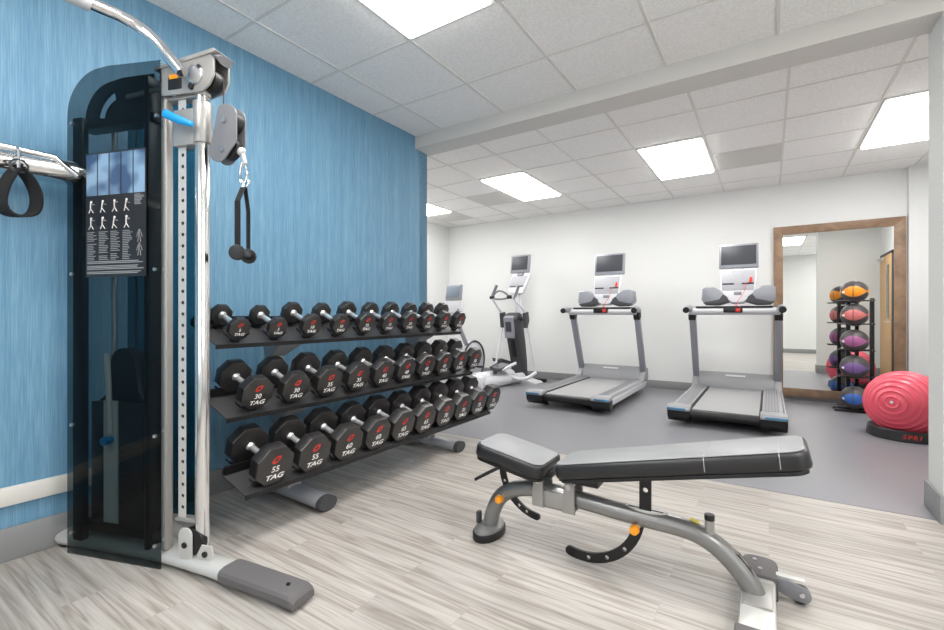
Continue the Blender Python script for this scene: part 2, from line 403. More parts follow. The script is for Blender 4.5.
struct('wall_partition_right', MB().bb(XJ, XF, P0, PR, 0, CZ), 'grey_wall', 'white wall end at the right edge of the opening', 'wall')
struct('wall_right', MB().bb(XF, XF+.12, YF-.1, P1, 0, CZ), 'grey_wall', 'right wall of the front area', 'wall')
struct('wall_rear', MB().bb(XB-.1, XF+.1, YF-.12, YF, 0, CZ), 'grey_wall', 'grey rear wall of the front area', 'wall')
struct('trim_beam', MB().bb(XB-.02, XJ, P0, P1+.045, CZ-.123, CZ+.01), 'beam', 'painted soffit beam across the ceiling opening', 'beam')
# tall framed glowing panels added as fill light for the front area (behind the camera)
def fill_panel(name, x0, x1, y0, y1, horiz, m='fill_light'):
    z0, z1 = .55, 2.45; mb = MB(); fr = MB()
    if horiz:
        fr.bb(x0-.06, x1+.06, y0, y0+.05, z0-.06, z0).bb(x0-.06, x1+.06, y0, y0+.05, z1, z1+.06).bb(x0-.06, x0, y0, y0+.05, z0, z1).bb(x1, x1+.06, y0, y0+.05, z0, z1).bb((x0+x1)/2-.02, (x0+x1)/2+.02, y0, y0+.04, z0, z1)
        mb.bb(x0, x1, y0+.002, y0+.012, z0, z1)
    else:
        fr.bb(x0-.05, x0, y0-.06, y1+.06, z0-.06, z0).bb(x0-.05, x0, y0-.06, y1+.06, z1, z1+.06).bb(x0-.05, x0, y0-.06, y0, z0, z1).bb(x0-.05, x0, y1, y1+.06, z0, z1).bb(x0-.04, x0, (y0+y1)/2-.02, (y0+y1)/2+.02, z0, z1)
        mb.bb(x0-.012, x0-.002, y0, y1, z0, z1)
    w_ = struct(name, fr, 'emit_frame', 'white framed fill-light panel added behind the camera', 'fill_panel')
    mb.build('fill_pane', m, w_)
fill_panel('fill_panel_1', -1.9, -.1, YF, YF, True)
fill_panel('fill_panel_2', XF, XF, -1.2, .9, False)
# baseboards
def bboard(name, x0, x1, y0, y1, h=.12): struct(name, MB().bb(x0, x1, y0, y1, 0, h, .004), 'baseboard')
bboard('baseboard_left', XB, XB+.016, YF, P1, .15)
bboard('baseboard_back', XL, 1.365, YB-.014, YB)
bboard('baseboard_left_far', XL, XL+.014, P1, YB)
bboard('baseboard_pilaster', 1.35, XR, YB-.104, YB-.09)
bboard('baseboard_right_far', XR-.014, XR, 4.75, YB)
mb = MB().prism([(XJ-.016, P0-.016), (XF, P0-.016), (XF, P0), (XJ, P0), (XJ, PR), (XR, PR), (XR, PR+.016), (XJ-.016, PR+.016)], 'z', 0, .15, .002)
struct('baseboard_right', mb, 'baseboard')
bboard('baseboard_rear', XB, XF, YF, YF+.014)
bboard('baseboard_right_front', XF-.014, XF, YF, P0)
# pale rail low on the blue wall
struct('trim_rail', MB().bb(XB, XB+.025, YF, .95, .25, .335, .008), 'rail_paint', 'pale horizontal bumper rail on the blue wall', 'rail')

# ceiling grid of T bars
gx_b = [.12+.648*k for k in range(-8, 3)]
gy_b = [3.61+.643*k for k in range(0, 6)]
mb = MB()
for x in gx_b:
    if XL < x < XR: mb.bb(x-.009, x+.009, P1+.02, YB, CZ-.006, CZ+.002)
for y in gy_b:
    if y > P1+.1: mb.bb(XL, XR, y-.009, y+.009, CZ-.004, CZ+.002)
struct('trim_ceiling_grid_far', mb, 'grid', 'metal grid bars of the far ceiling', 'ceiling grid')
gx_f = [.045+.648*k for k in range(-4, 4)]
gy_f = [2.825+.643*k for k in range(-7, 1)]
mb = MB()
for x in gx_f: mb.bb(x-.009, x+.009, YF, P0, CZ-.006, CZ+.002)
for y in gy_f: mb.bb(XB, XF, y-.009, y+.009, CZ-.004, CZ+.002)
struct('trim_ceiling_grid_front', mb, 'grid', 'metal grid bars of the front ceiling', 'ceiling grid')

# ceiling lights
def light(x, y0, y1, label, wd=.648):
    t = thing('ceiling_light', label, 'light', (x+wd/2, (y0+y1)/2, CZ-.012), 0, 'recessed ceiling light panels')
    X0, X1 = x+.012, x+wd-.012; Y0, Y1 = y0+.012, y1-.012
    mb = MB()
    mb.bb(X0, X0+.02, Y0, Y1, CZ-.012, CZ-.001).bb(X1-.02, X1, Y0, Y1, CZ-.012, CZ-.001)
    mb.bb(X0+.02, X1-.02, Y0, Y0+.02, CZ-.012, CZ-.001).bb(X0+.02, X1-.02, Y1-.02, Y1, CZ-.012, CZ-.001)
    mb.build('frame', 'emit_frame', t)
    MB().bb(X0+.02, X1-.02, Y0+.02, Y1-.02, CZ-.026, CZ-.002, .008).build('diffuser', 'lamp', t)
ya, yb = 4.9, 6.18
light(-1.176, ya, yb, 'bright ceiling light panel above the gap between the two treadmills')
light(-3.12, ya, yb, 'bright ceiling light panel over the elliptical trainer')
light(.768, ya-.05, yb, 'bright ceiling light panel at the right, cut by the pillar')
light(-5.064, ya, yb, 'small-looking ceiling light panel in the far left corner')
light(-1.899, .896, 2.182, 'bright front ceiling light panel at the top edge of the photo')
light(.045, .896, 2.182, 'front ceiling light panel seen only in the wall mirror')
light(1.341, .896, 2.182, 'front ceiling light panel beyond the right edge of view')
light(-1.899, -1.033, .253, 'ceiling light panel behind the camera on the blue wall side')
light(1.341, -1.033, .253, 'ceiling light panel behind the camera at the right')
# air diffusers
def vent(x, y, label):
    t = thing('ceiling_vent', label, 'vent', (x+.324, y+.32, CZ-.01), 0, 'perforated ceiling air vents')
    MB().bb(x+.012, x+.636, y+.012, y+.63, CZ-.008, CZ-.001, .002).build('grille', 'vent', t)
    mb = MB()
    for k in range(1, 12): mb.bb(x+.03, x+.618, y+.03+k*.05, y+.036+k*.05, CZ-.011, CZ-.007)
    mb.build('slat', 'vent', t)
vent(-.528, 5.54, 'grey ceiling vent right of the light panel between the treadmills')
vent(-3.768, 5.54, 'grey ceiling vent left of the light panel over the elliptical')
vent(-5.064, 6.183, 'grey ceiling vent next to the far left corner light')

# door in the right wall, seen in the mirror
dr = struct('door_1', MB().bb(XR-.03, XR, 3.76, 4.62, .01, 2.12, .003), 'door_wood', 'maple door with narrow glass in the right wall', 'door')
MB().bb(XR-.036, XR-.028, 4.32, 4.5, 1.05, 1.95).build('door_glass', 'door_glass', dr)
MB().bb(XR-.07, XR-.03, 3.85, 4.1, 2.04, 2.1, .005).bb(XR-.09, XR-.07, 3.85, 4.3, 2.07, 2.085).build('door_closer', 'brushed', dr)
MB().cyl((XR-.03, 4.53, 1.0), (XR-.08, 4.53, 1.0), .012).bar((XR-.08, 4.54, 1), (XR-.08, 4.42, 1), .018, .018, .004).build('door_handle', 'brushed', dr)
mb = MB().bb(XR-.02, XR, 3.71, 3.76, 0, 2.17).bb(XR-.02, XR, 4.62, 4.67, 0, 2.17).bb(XR-.02, XR, 3.71, 4.67, 2.12, 2.17)
struct('trim_door_frame', mb, 'dark_grey')

# ------------------------------------------------------------ big framed mirror
x0, x1, z0, z1 = .05, 1.35, .05, 2.275; fw = .105; yf = YB-.045
t = thing('wall_mirror', 'tall brown wood-framed mirror against the back wall right of the treadmills', 'mirror', ((x0+x1)/2, YB-.02, z0))
mb = MB()
mb.prism([(x0, z0), (x0+fw, z0+fw), (x0+fw, z1-fw), (x0, z1)], 'y', yf, YB-.001, .003)
mb.prism([(x1, z0), (x1, z1), (x1-fw, z1-fw), (x1-fw, z0+fw)], 'y', yf, YB-.001, .003)
mb.prism([(x0, z1), (x0+fw, z1-fw), (x1-fw, z1-fw), (x1, z1)], 'y', yf, YB-.001, .003)
mb.prism([(x0, z0), (x1, z0), (x1-fw, z0+fw), (x0+fw, z0+fw)], 'y', yf, YB-.001, .003)
mb.build('frame', 'frame_wood', t)
MB().bb(x0+fw-.01, x1-fw+.01, YB-.03, YB-.024, z0+fw-.01, z1-fw+.01).build('mirror_glass', 'mirror', t)

# ------------------------------------------------------------ dumbbell rack and dumbbells
ROWS = {  # front edge x, z, tilt, extra height under the axis, first y, pitch, weights, diameters, lengths
 'top':    (-2.37, .957, 22, .028, 1.335, .2262, [5, 5, 10, 10, 15, 15, 20, 20, 25, 25]),
 'middle': (-2.265, .592, 19, .024, 1.370, .2325, [30, 30, 35, 35, 40, 40, 45, 45, 50, 50]),
 'bottom': (-2.10, .243, 16, .009, 1.366, .2395, [55, 55, 60, 60, 65, 65, 70, 70, 75, 75])}
DIA = {5: .112, 10: .13, 15: .142, 20: .148, 25: .154, 30: .171, 35: .178, 40: .182, 45: .186, 50: .19, 55: .201, 60: .204, 65: .208, 70: .212, 75: .216}
LEN = {5: .225, 10: .245, 15: .255, 20: .26, 25: .265, 30: .28, 35: .285, 40: .29, 45: .295, 50: .30, 55: .30, 60: .315, 65: .325, 70: .335, 75: .34}
HL = {5: .04, 10: .048, 15: .055, 20: .06, 25: .064, 30: .066, 35: .07, 40: .073, 45: .076, 50: .08, 55: .075, 60: .082, 65: .088, 70: .094, 75: .098}
def dumbbell(wt):
    d = thing('dumbbell', 'x', 'dumbbell', (0, 0, 0), 0, 'octagonal dumbbells on the rack')
    r = DIA[wt]/2; L = LEN[wt]; hl = HL[wt]*.9; rc = r/math.cos(PI/8)
    octp = [(rc*math.cos(PI/8+k*PI/4), rc*math.sin(PI/8+k*PI/4)) for k in range(8)]
    for sgn in (1, -1):
        MB().prism(octp, 'x', sgn*L/2, sgn*(L/2-hl), .006).build('weight_head', 'urethane', d, True)
    mb = MB().cyl((-(L/2-hl), 0, 0), (L/2-hl, 0, 0), .0165, seg=20)
    for sgn in (1, -1): mb.cyl((sgn*(L/2-hl-.014), 0, 0), (sgn*(L/2-hl+.001), 0, 0), .0165, .024, seg=20) if sgn > 0 else mb.cyl((-(L/2-hl-.014), 0, 0), (-(L/2-hl+.001), 0, 0), .0165, .024, seg=20)
    mb.build('handle', 'handle_steel', d, True)
    FX = Matrix(((0, 0, 1, L/2+.0006), (1, 0, 0, 0), (0, 1, 0, 0), (0, 0, 0, 1)))
    def at(y, z): return FX @ Matrix.Translation((y, z, 0))
    k = r/.11
    mb = MB().text('TAG', .041*k, at(0, -.064*k), shear=.25, bold=.0008*k, squash=1.35)
    mb.text(str(wt), .047*k, at(0, -.018*k), shear=.1, bold=.0006*k, squash=1.05)
    mb.build('lettering', 'white_ink', d, True)
    # slanted open ring emblem
    n = 22; outer = []; inner = []
    for i in range(n):
        a = 2*PI*i/n; ex = abs(math.cos(a))**.8*math.copysign(1, math.cos(a)); ey = abs(math.sin(a))**.8*math.copysign(1, math.sin(a))
        for lst, rx, ry in ((outer, .021, .021), (inner, .0115, .012)):
            yy = ex*rx*k; zz = ey*ry*k; lst.append((yy+.6*zz, zz+.04*k))
    MB().holed(outer, [inner], 'x', L/2+.0002, L/2+.0012).build('emblem', 'red', d, True)
    return d
ORD = ['first', 'second', 'third', 'fourth', 'fifth', 'sixth', 'seventh', 'eighth', 'ninth', 'tenth']
PROTO = {}
t = thing('dumbbell_rack', 'three-tier dark grey dumbbell rack along the blue wall', 'rack', (-2.5, 2.35, 0))
for nm, (xs, zs, th, ex, y0, py, wts) in ROWS.items():
    c_, s_ = math.cos(R(th)), math.sin(R(th)); ya_, yb_ = 1.222, {'top': 3.43, 'middle': 3.46, 'bottom': 3.50}[nm]
    def sp(s, h): return (xs - s*c_ + h*s_, zs + s*s_ + h*c_)       # along the shelf (back), above it
    dep = {'top': .28, 'middle': .25, 'bottom': .22}[nm]
    pr = [sp(0, 0), sp(dep, 0), sp(dep, .03), sp(dep+.004, .03), sp(dep+.004, -.006), sp(0, -.006), sp(-.004, -.022), sp(-.008, -.02), sp(-.003, .001)]
    MB().prism(pr, 'y', ya_, yb_).build('shelf', 'shelf', t)
    MB().prism([sp(-.001, .001), sp(-.004, -.022), sp(-.009, -.021), sp(-.005, .002)], 'y', ya_, yb_).build('shelf_lip', 'black', t)
    MB().prism([sp(dep-.02, .005), sp(dep-.01, .005), sp(dep-.01, .05), sp(dep-.02, .05)], 'y', ya_, yb_).build('rear_rail', 'black', t)
    for j, wt in enumerate(wts):
        r = DIA[wt]/2; L = LEN[wt]; hax = r+ex; yy = y0+py*j
        for s0 in (.012+HL[wt]*.5, .012+L-HL[wt]*.5):
            w2 = .017; rin = r+.004; X = Matrix.Translation((*[0]*3,))
            a0, a1 = (205, 335) if nm == 'top' else (218, 322)
            ou = arc(0, 0, rin/math.cos(PI/8)+.009, a0, a1, 12); ii = arc(0, 0, rin/math.cos(PI/8)+.001, a1, a0, 12)
            cx_, cz_ = sp(s0, hax)
            mx = Matrix.Translation((cx_, yy, cz_)) @ Matrix.Rotation(R(th), 4, 'Y')
            mb = MB().prism(ou+ii, 'x', -w2, w2, 0, mx)
            if ex > .01: mb.prism([(-.02, -hax), (.02, -hax), (.014, -rin-.006), (-.014, -rin-.006)], 'x', -w2, w2, 0, mx)
            mb.build('saddle', 'black', t)
        if wt not in PROTO:
            d = dumbbell(wt); PROTO[wt] = d; k = 0
        else:
            d = copy_tree(PROTO[wt]); k = 1
        fx, fz = sp(.004, hax)
        d.location = (fx-L/2*c_, yy, fz+L/2*s_); d.rotation_euler = (0, R(th), 0)
        d['label'] = f'black octagonal dumbbell marked {wt}, {ORD[j]} from the left on the {nm} rack shelf'
        d['group'] = f'dumbbells on the {nm} rack shelf'
    # brackets under the shelf
for yy in (1.70, 3.02):
    MB().prism([(-2.47, .06), (-2.38, .06), (-2.60, 1.02), (-2.67, 1.02)], 'y', yy-.045, yy+.045, .004).build('upright', 'rack_paint', t)
    for nm, (xs, zs, th, ex, *_r) in ROWS.items():
        c_, s_ = math.cos(R(th)), math.sin(R(th))
        if nm == 'bottom': continue
        p0_ = (xs-.29*c_, zs+.29*s_-.01)
        mb = MB(); zc = zs+.02
        tp = bmesh.new()
        vs = [tp.verts.new(v) for v in ((xs-.02, yy-.085, zs-.008), (xs-.02, yy+.085, zs-.008), (xs-.26, yy+.085, zs-.008+.24*s_/c_), (xs-.26, yy-.085, zs-.008+.24*s_/c_),
              (xs-.24, yy-.035, zs-.13), (xs-.24, yy+.035, zs-.13))]
        for f in ((0, 1, 2, 3), (0, 4, 5, 1), (0, 3, 4), (1, 5, 2), (3, 2, 5, 4)): tp.faces.new([vs[i] for i in f])
        bmesh.ops.recalc_face_normals(tp, faces=tp.faces)
        mb._merge(tp); mb.build('bracket', 'rack_paint', t)
    # foot: flattened tube with end cap
    fo = MB().tube([(-2.84, yy, .05), (-2.45, yy, .052), (-2.115, yy, .045)], .06, seg=24, flat=.66, up=(0, 0, 1)).build('foot', 'rack_paint', t)
    MB().tube([(-2.12, yy, .045), (-2.085, yy, .0445)], .062, seg=24, flat=.68, up=(0, 0, 1)).build('end_cap', 'dark_grey', fo)

# ------------------------------------------------------------ cable machine
O = (-2.9, .68); AN = 18.5
tr = thing('cable_machine', 'tall silver cable machine with smoked weight-stack shield against the blue wall', 'exercise machine', (O[0], O[1], 0), R(AN))
def TW(a, b, z): c_, s_ = math.cos(R(AN)), math.sin(R(AN)); return (O[0]+a*c_-b*s_, O[1]+a*s_+b*c_, z)
def B(mb, name, m, par=None, ang=32): return mb.build(name, m, par or tr, True, ang)
# base: wall-side end, run under the shield, foot with rubber pad
B(MB().tube([(.05, .075, .036), (.08, .075, .038), (.66, .075, .038), (.86, .045, .038), (1.03, .018, .038), (1.12, -.003, .038), (1.42, -.05, .034)], [.05, .06, .06, .056, .054, .052, .05], seg=28, flat=.6, up=(0, 0, 1), sm=1), 'base', 'silver_light')
PM = Matrix.Translation((1.08, .005, 0)) @ Matrix.Rotation(R(-9.5), 4, 'Z')
mb = MB(); t_ = bmesh.new(); sec = [(-.06, .026), (-.06, .058), (-.052, .070), (-.03, .077), (.03, .077), (.052, .070), (.06, .058), (.06, .026)]; RR = []
for xx, kz, ky in ((0, 1, .97), (.02, 1, 1), (.30, .93, 1), (.375, .9, 1), (.395, .8, .95), (.405, .62, .88)):
    RR.append([t_.verts.new((xx, yy*ky, max(.012 if xx > .32 else .03, zz*kz))) for yy, zz in sec])
for a_, b_ in zip(RR, RR[1:]):
    for k in range(8): t_.faces.new((a_[k], a_[(k+1) % 8], b_[(k+1) % 8], b_[k]))
t_.faces.new(RR[0]); t_.faces.new(RR[-1][::-1]); bmesh.ops.recalc_face_normals(t_, faces=t_.faces)
mb._merge(t_, PM)
pad = B(mb, 'foot_pad', 'rub_grey')
q = PM @ Vector((.33, -.005, .069)); B(MB().cyl(tuple(q), (q.x, q.y, q.z+.006), .008), 'bolt', 'black', pad)
B(MB().bb(.06, .11, .03, .12, .0, .03, .008), 'rubber_foot', 'black')
# smoked shield, near and far sheets
PO = [(.717, .0), (.717, 2.222), (.42, 2.238)]+arc(.37, 2.035, .2, 90, 180, 10)+[(.17, .0)]
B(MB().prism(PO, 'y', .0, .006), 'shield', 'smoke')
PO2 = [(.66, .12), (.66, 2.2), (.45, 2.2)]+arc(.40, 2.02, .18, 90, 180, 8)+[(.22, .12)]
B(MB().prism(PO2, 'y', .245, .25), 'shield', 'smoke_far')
# frame posts and internals
B(MB().bb(.19, .25, .008, .04, .06, 2.03, .006), 'rear_post', 'black_metal')
B(MB().bb(.60, .628, .02, .09, .06, 2.18, .006), 'inner_post', 'black_metal')
B(MB().bb(.690, .728, .02, .06, .07, 2.205, .012), 'front_post', 'silver_paint')
B(MB().bb(.20, .64, .03, .10, 1.98, 2.02, .006).bb(.2, .64, .03, .1, .10, .14, .006), 'crossbrace', 'black_metal')
hole_ = arc(.42, 2.02, .135, 105, 172, 10)+arc(.42, 2.02, .095, 172, 105, 10)
B(MB().holed([(.62, 1.99), (.62, 2.205), (.43, 2.21)]+arc(.375, 2.03, .172, 90, 180, 10)+[(.203, 1.99)], [hole_], 'y', .055, .062), 'top_plate', 'black')
B(MB().cyl((.50, .07, 2.09), (.50, .12, 2.09), .055, bev=.006), 'pulley', 'black')
B(MB().bar((.49, .03, 2.10), (.69, .03, 2.115), .012, .02, .004), 'strut', 'silver_paint')
st = B(MB().bb(.235, .55, .06, .17, .10, .70, .002), 'weight_stack', 'stack_face')
mb = MB()
for k in range(20): mb.bb(.233, .552, .0585, .172, .102+.03*k, .1045+.03*k)
B(mb, 'plate_gap', 'black', st)
B(MB().bb(.322, .405, .052, .0585, .10, .71), 'label_strip', 'stack_label', st)
mb = MB()
for k in range(20): mb.cyl((.425, .055, .118+.03*k), (.425, .061, .118+.03*k), .007, seg=10)
B(mb, 'pin_hole', 'black', st)
B(MB().cyl((.375, .01, .53), (.375, .055, .53), .022, .014, bev=.004), 'selector_pin', 'blue_plastic', st)
B(MB().prism([(.25, .70), (.54, .70), (.50, .75), (.475, .88)]+arc(.40, .88, .075, 0, 180, 8)+[(.325, .75)], 'y', .08, .14, .004), 'lift_head', 'black', st)
B(MB().tube([(.345, .05, .93), (.355, .05, .80), (.378, .04, .56)], .012, seg=8), 'pin_cord', 'stack_label', st)
for xx in (.305, .505): B(MB().cyl((xx, .115, .12), (xx, .115, 2.0), .0115), 'guide_rod', 'brushed')
B(MB().cyl((.44, .115, .95), (.44, .115, 2.05), .004, seg=8), 'cable', 'black')
# bolts on the shield and the post
for a_, z_ in ((.20, 2.0), (.70, 1.98), (.20, 1.30), (.69, 1.31), (.2, .60), (.69, .58), (.2, .10), (.69, .10)): B(MB().cyl((a_, -.006, z_), (a_, .004, z_), .008, seg=12), 'bolt', 'brushed')
for z_ in (1.95, 1.31, .60, .12): B(MB().cyl((.71, .016, z_), (.71, .022, z_), .007, seg=12), 'bolt', 'brushed')
# placard
def BP(mb, name, m, par=None, ang=32):
    mb.bm.transform(Matrix.Translation((.03, 0, -.012))); return B(mb, name, m, par, ang)
pl = BP(MB().bb(.262, .612, -.004, -.0005, 1.295, 1.86), 'placard', 'placard')
im = mat('placard_photo', srgb(150, 185, 215), .4)
nt, ns, lk = nodes(im); tc = N(nt, 'ShaderNodeTexCoord'); n = N(nt, 'ShaderNodeTexNoise'); n.inputs['Scale'].default_value = 9; n.inputs['Detail'].default_value = 1
lk.new(tc.outputs['Object'], n.inputs['Vector']); cr = N(nt, 'ShaderNodeValToRGB')
cr.color_ramp.elements[0].position = .42; cr.color_ramp.elements[0].color = srgb(58, 84, 120); cr.color_ramp.elements[1].position = .6; cr.color_ramp.elements[1].color = srgb(140, 172, 200)
lk.new(n.outputs['Fac'], cr.inputs[0]); lk.new(cr.outputs[0], ns['Principled BSDF'].inputs['Base Color'])
for k in range(5): BP(MB().bb(.268+.0695*k, .330+.0695*k, -.0055, -.004, 1.665, 1.852), 'placard_picture', im, pl)
mb = MB(); F_ = -.0052
for r_ in range(2):
    for k in range(4):
        cx_ = .295+.0695*k; cz_ = 1.615-.075*r_
        mb.cyl((cx_, F_, cz_+.022), (cx_, -.004, cz_+.022), .006, seg=10)
        a1 = random.uniform(-.6, .6)
        mb.bar((cx_, F_, cz_+.018), (cx_+.01*a1, F_, cz_-.008), .007, .001)
        mb.bar((cx_+.01*a1, F_, cz_-.008), (cx_+.015, F_, cz_-.028), .005, .001); mb.bar((cx_+.01*a1, F_, cz_-.008), (cx_-.012, F_, cz_-.028), .005, .001)
        mb.bar((cx_, F_, cz_+.012), (cx_+.02, F_, cz_+.012+.012*a1), .004, .001)
BP(mb, 'placard_print', 'white_ink', pl)
mb = MB()
for k in range(4):
    for j in range(17):
        if random.random() < .9: mb.bb(.272+.0695*k, .272+.0695*k+random.uniform(.03, .058), F_, -.004, 1.497-.0078*j, 1.500-.0078*j)
for j in range(8): mb.bb(.549, .549+random.uniform(.03, .055), F_, -.004, 1.655-.006*j, 1.658-.006*j)
for j in range(8):
    if j != 2: mb.bb(.272, .272+random.uniform(.29, .33), F_, -.004, 1.362-.0068*j+(.0 if j < 6 else -.006), 1.366-.0068*j+(.0 if j < 6 else -.006))
BP(mb, 'placard_print', 'grey_ink', pl)
mb = MB()
for cz_ in (1.475, 1.415):
    mb.cyl((.578, F_, cz_+.022), (.578, -.004, cz_+.022), .005, seg=10).bar((.578, F_, cz_+.02), (.578, F_, cz_-.005), .012, .001)
    mb.bar((.574, F_, cz_-.005), (.570, F_, cz_-.03), .005, .001).bar((.582, F_, cz_-.005), (.586, F_, cz_-.03), .005, .001)
    mb.bar((.57, F_, cz_+.015), (.562, F_, cz_-.008), .004, .001).bar((.586, F_, cz_+.015), (.594, F_, cz_-.008), .004, .001)
BP(mb, 'placard_print', 'grey_ink', pl)
def BT(mb, name, m, par=None, ang=32):
    zs_ = [v.co.z for v in mb.bm.verts]
    if min(zs_) > 2.10: mb.bm.transform(Matrix.Translation((.62, 0, -.018)) @ Matrix.Diagonal((.9, 1, 1, 1)) @ Matrix.Translation((-.62, 0, 0)))
    mb.bm.transform(Matrix.Translation((.05, -.015, 0)) @ Matrix.Diagonal((1, .65, .985, 1)))
    return BP(mb, name, m, par, ang)
# perforated height rail
ZR0, ZR1 = .235, 2.10
hol = []
z_ = ZR0+.05
while z_ < ZR1-.03: hol.append([(.723+.0085*math.cos(2*PI*k/8), z_+.0085*math.sin(2*PI*k/8)) for k in range(8)]); z_ += .0505
mb = MB().holed([(.706, ZR0), (.740, ZR0), (.740, ZR1), (.706, ZR1)], hol, 'y', .075, .079)
BT(mb, 'height_rail', 'rail_steel')
BT(MB().bb(.712, .734, .083, .087, ZR0, ZR1), 'rail_shade_strip', 'black')  # black strip painted in for the shade behind the rail holes
BT(MB().bb(.700, .706, .074, .115, ZR0, ZR1), 'rail_flange', 'rail_steel')
BT(MB().bb(.69, .80, .06, .12, .225, .24, .002), 'rail_foot', 'silver_paint')
# polished tube
B(MB().cyl((.893, .05, .05), (.893, .05, 2.11), .029, seg=36), 'column_tube', 'chrome')
B(MB().cyl((.893, .05, 2.06), (.893, .05, 2.13), .033, seg=32, bev=.003), 'collar', 'silver_paint')
for (aa, bb_) in ((.785, .10), (.795, .11)): BT(MB().cyl((aa, bb_, .22), (aa, bb_, 2.15), .0035, seg=8), 'cable', 'black')
BT(MB().cyl((.905, .13, 1.98), (.905, .13, 2.18), .0035, seg=8), 'cable', 'dark_grey')
# tube foot bracket
BT(MB().prism([(.825, .04), (.825, .10), (.85, .145), (.90, .145), (.91, .11), (.88, .04)], 'y', .035, .045, .002), 'tube_bracket', 'silver_light')
BT(MB().cyl((.87, .022, .108), (.87, .036, .108), .013, bev=.003), 'bolt', 'black')
# lower pulley
BT(MB().cyl((.785, .05, .145), (.785, .10, .145), .06, seg=32, bev=.008), 'lower_pulley', 'black')
BT(MB().prism(arc(.765, .175, .035, 0, 180, 8)+arc(.765, .09, .035, 180, 360, 8), 'y', .03, .045, .003), 'pulley_plate', 'silver_light')
BT(MB().cyl((.765, .02, .135), (.765, .032, .135), .013, bev=.003), 'bolt', 'black')
# top head
BT(MB().prism([(.625, 2.13), (.625, 2.25), (.92, 2.285), (.945, 2.26), (.945, 2.19), (.92, 2.15), (.88, 2.125), (.80, 2.125)], 'y', .035, .05, .003), 'head_plate', 'silver_paint')
BT(MB().prism([(.625, 2.13), (.625, 2.25), (.92, 2.285), (.945, 2.26), (.945, 2.19), (.92, 2.15), (.80, 2.125)], 'y', .16, .175, .003), 'head_plate', 'silver_paint')
BT(MB().prism([(.60, 2.245), (.60, 2.26), (.95, 2.30), (.965, 2.288), (.95, 2.282)], 'y', .025, .185, .002), 'head_cover', 'silver_paint')
BT(MB().tube([(.925, .105, 2.285), (.965, .105, 2.262)], .062, seg=28, flat=.3, up=(0, 0, 1)), 'head_bumper', 'mid_grey')
BT(MB().cyl((.885, .065, 2.19), (.885, .145, 2.19), .052, seg=32, bev=.008), 'top_pulley', 'black')
BT(MB().bb(.68, .76, .03, .036, 2.15, 2.205, .002), 'warning_label', 'black'); 
BT(MB().bb(.69, .75, .027, .0305, 2.195, 2.215, .001), 'warning_label', 'orange')
BT(MB().cyl((.865, .02, 2.225), (.865, .036, 2.225), .014, bev=.003).cyl((.82, .02, 2.15), (.82, .036, 2.15), .014, bev=.003), 'bolt', 'black')
BT(MB().bb(.62, .82, .06, .14, 2.115, 2.13, .003), 'head_shelf', 'silver_paint')
BT(MB().cyl((.84, .02, 2.20), (.84, .05, 2.20), .045, bev=.008), 'bar_socket', 'brushed')
# sliding carriage with pulley arm
BT(MB().bb(.690, .80, .045, .14, 1.885, 2.045, .006), 'carriage', 'silver_paint')
B(MB().cyl((.893, .05, 1.855), (.893, .05, 2.035), .038, seg=32, bev=.004), 'carriage_sleeve', 'silver_paint')
BT(MB().tube([(.83, .0, 1.955), (.77, -.02, 1.975), (.70, -.03, 2.01)], [.012, .017, .019], seg=14, sm=1), 'release_handle', 'blue_plastic')
BT(MB().bb(.905, .94, .08, .12, 1.89, 2.05, .004), 'arm_bracket', 'silver_paint')
BT(MB().bb(.912, .930, .072, .078, 1.95, 2.03), 'warning_sticker', 'yellow')
def BA(mb, name, m, par=None, ang=32):
    mb.bm.transform(Matrix.Translation((-.03, 0, 0))); return BT(mb, name, m, par, ang)
def arm_plate(y0, y1, m, nm):
    o_ = arc(.985, 1.985, .062, -10, 120, 10)+arc(.955, 1.85, .05, 190, 330, 10)+[(1.045, 1.88)]
    return BA(MB().prism(o_, 'y', y0, y1, .003), nm, m)
arm_plate(.055, .067, 'mid_grey', 'pulley_arm'); arm_plate(.133, .145, 'mid_grey', 'pulley_arm')
BA(MB().cyl((.99, .075, 1.975), (.99, .125, 1.975), .055, seg=32).cyl((.985, .075, 1.865), (.985, .125, 1.865), .052, seg=32), 'arm_pulley', 'black')
BA(MB().cyl((.985, .045, 1.975), (.985, .06, 1.975), .011).cyl((.975, .045, 1.85), (.975, .06, 1.85), .011), 'bolt', 'brushed')
BA(MB().sph((1.045, .10, 1.845), .02, (1, 1, .9)).tube([(1.05, .1, 1.84), (1.065, .1, 1.79)], .011), 'cable_stop', 'silver_light')
# crossbar toward the second tower (parallel to the blue wall)
s0 = Vector(TW(.20, .07, 1.79))
def WB(mb, name, m): return mb.build(name, m, tr)
WB(MB().tube([(s0.x, s0.y, 1.775), (s0.x, .60, 1.765), (s0.x, -1.28, 1.765)], .07, seg=24, flat=.78, up=(0, 0, 1)), 'crossbar', 'chrome')
WB(MB().tube([(s0.x+.07, .75, 1.75), (s0.x+.07, .67, 1.812), (s0.x+.07, -1.26, 1.812)], .0135, seg=12), 'hanging_rail', 'chrome')
WB(MB().box((s0.x+.01, .77, 1.775), (.07, .12, .09), .012), 'crossbar_bracket', 'mid_grey')
# pull-up bar
h0 = TW(.875, -.035, 2.125)
WB(MB().tube([h0, (-2.2, .835, 2.328), (-2.2, .60, 2.315), (-2.2, -1.22, 2.31)], .024, seg=20, sm=2), 'pull_up_bar', 'chrome')
WB(MB().tube([(-2.2, .655, 2.316), (-2.2, .45, 2.314)], .03, seg=20), 'grip_sleeve', 'pale_plastic')
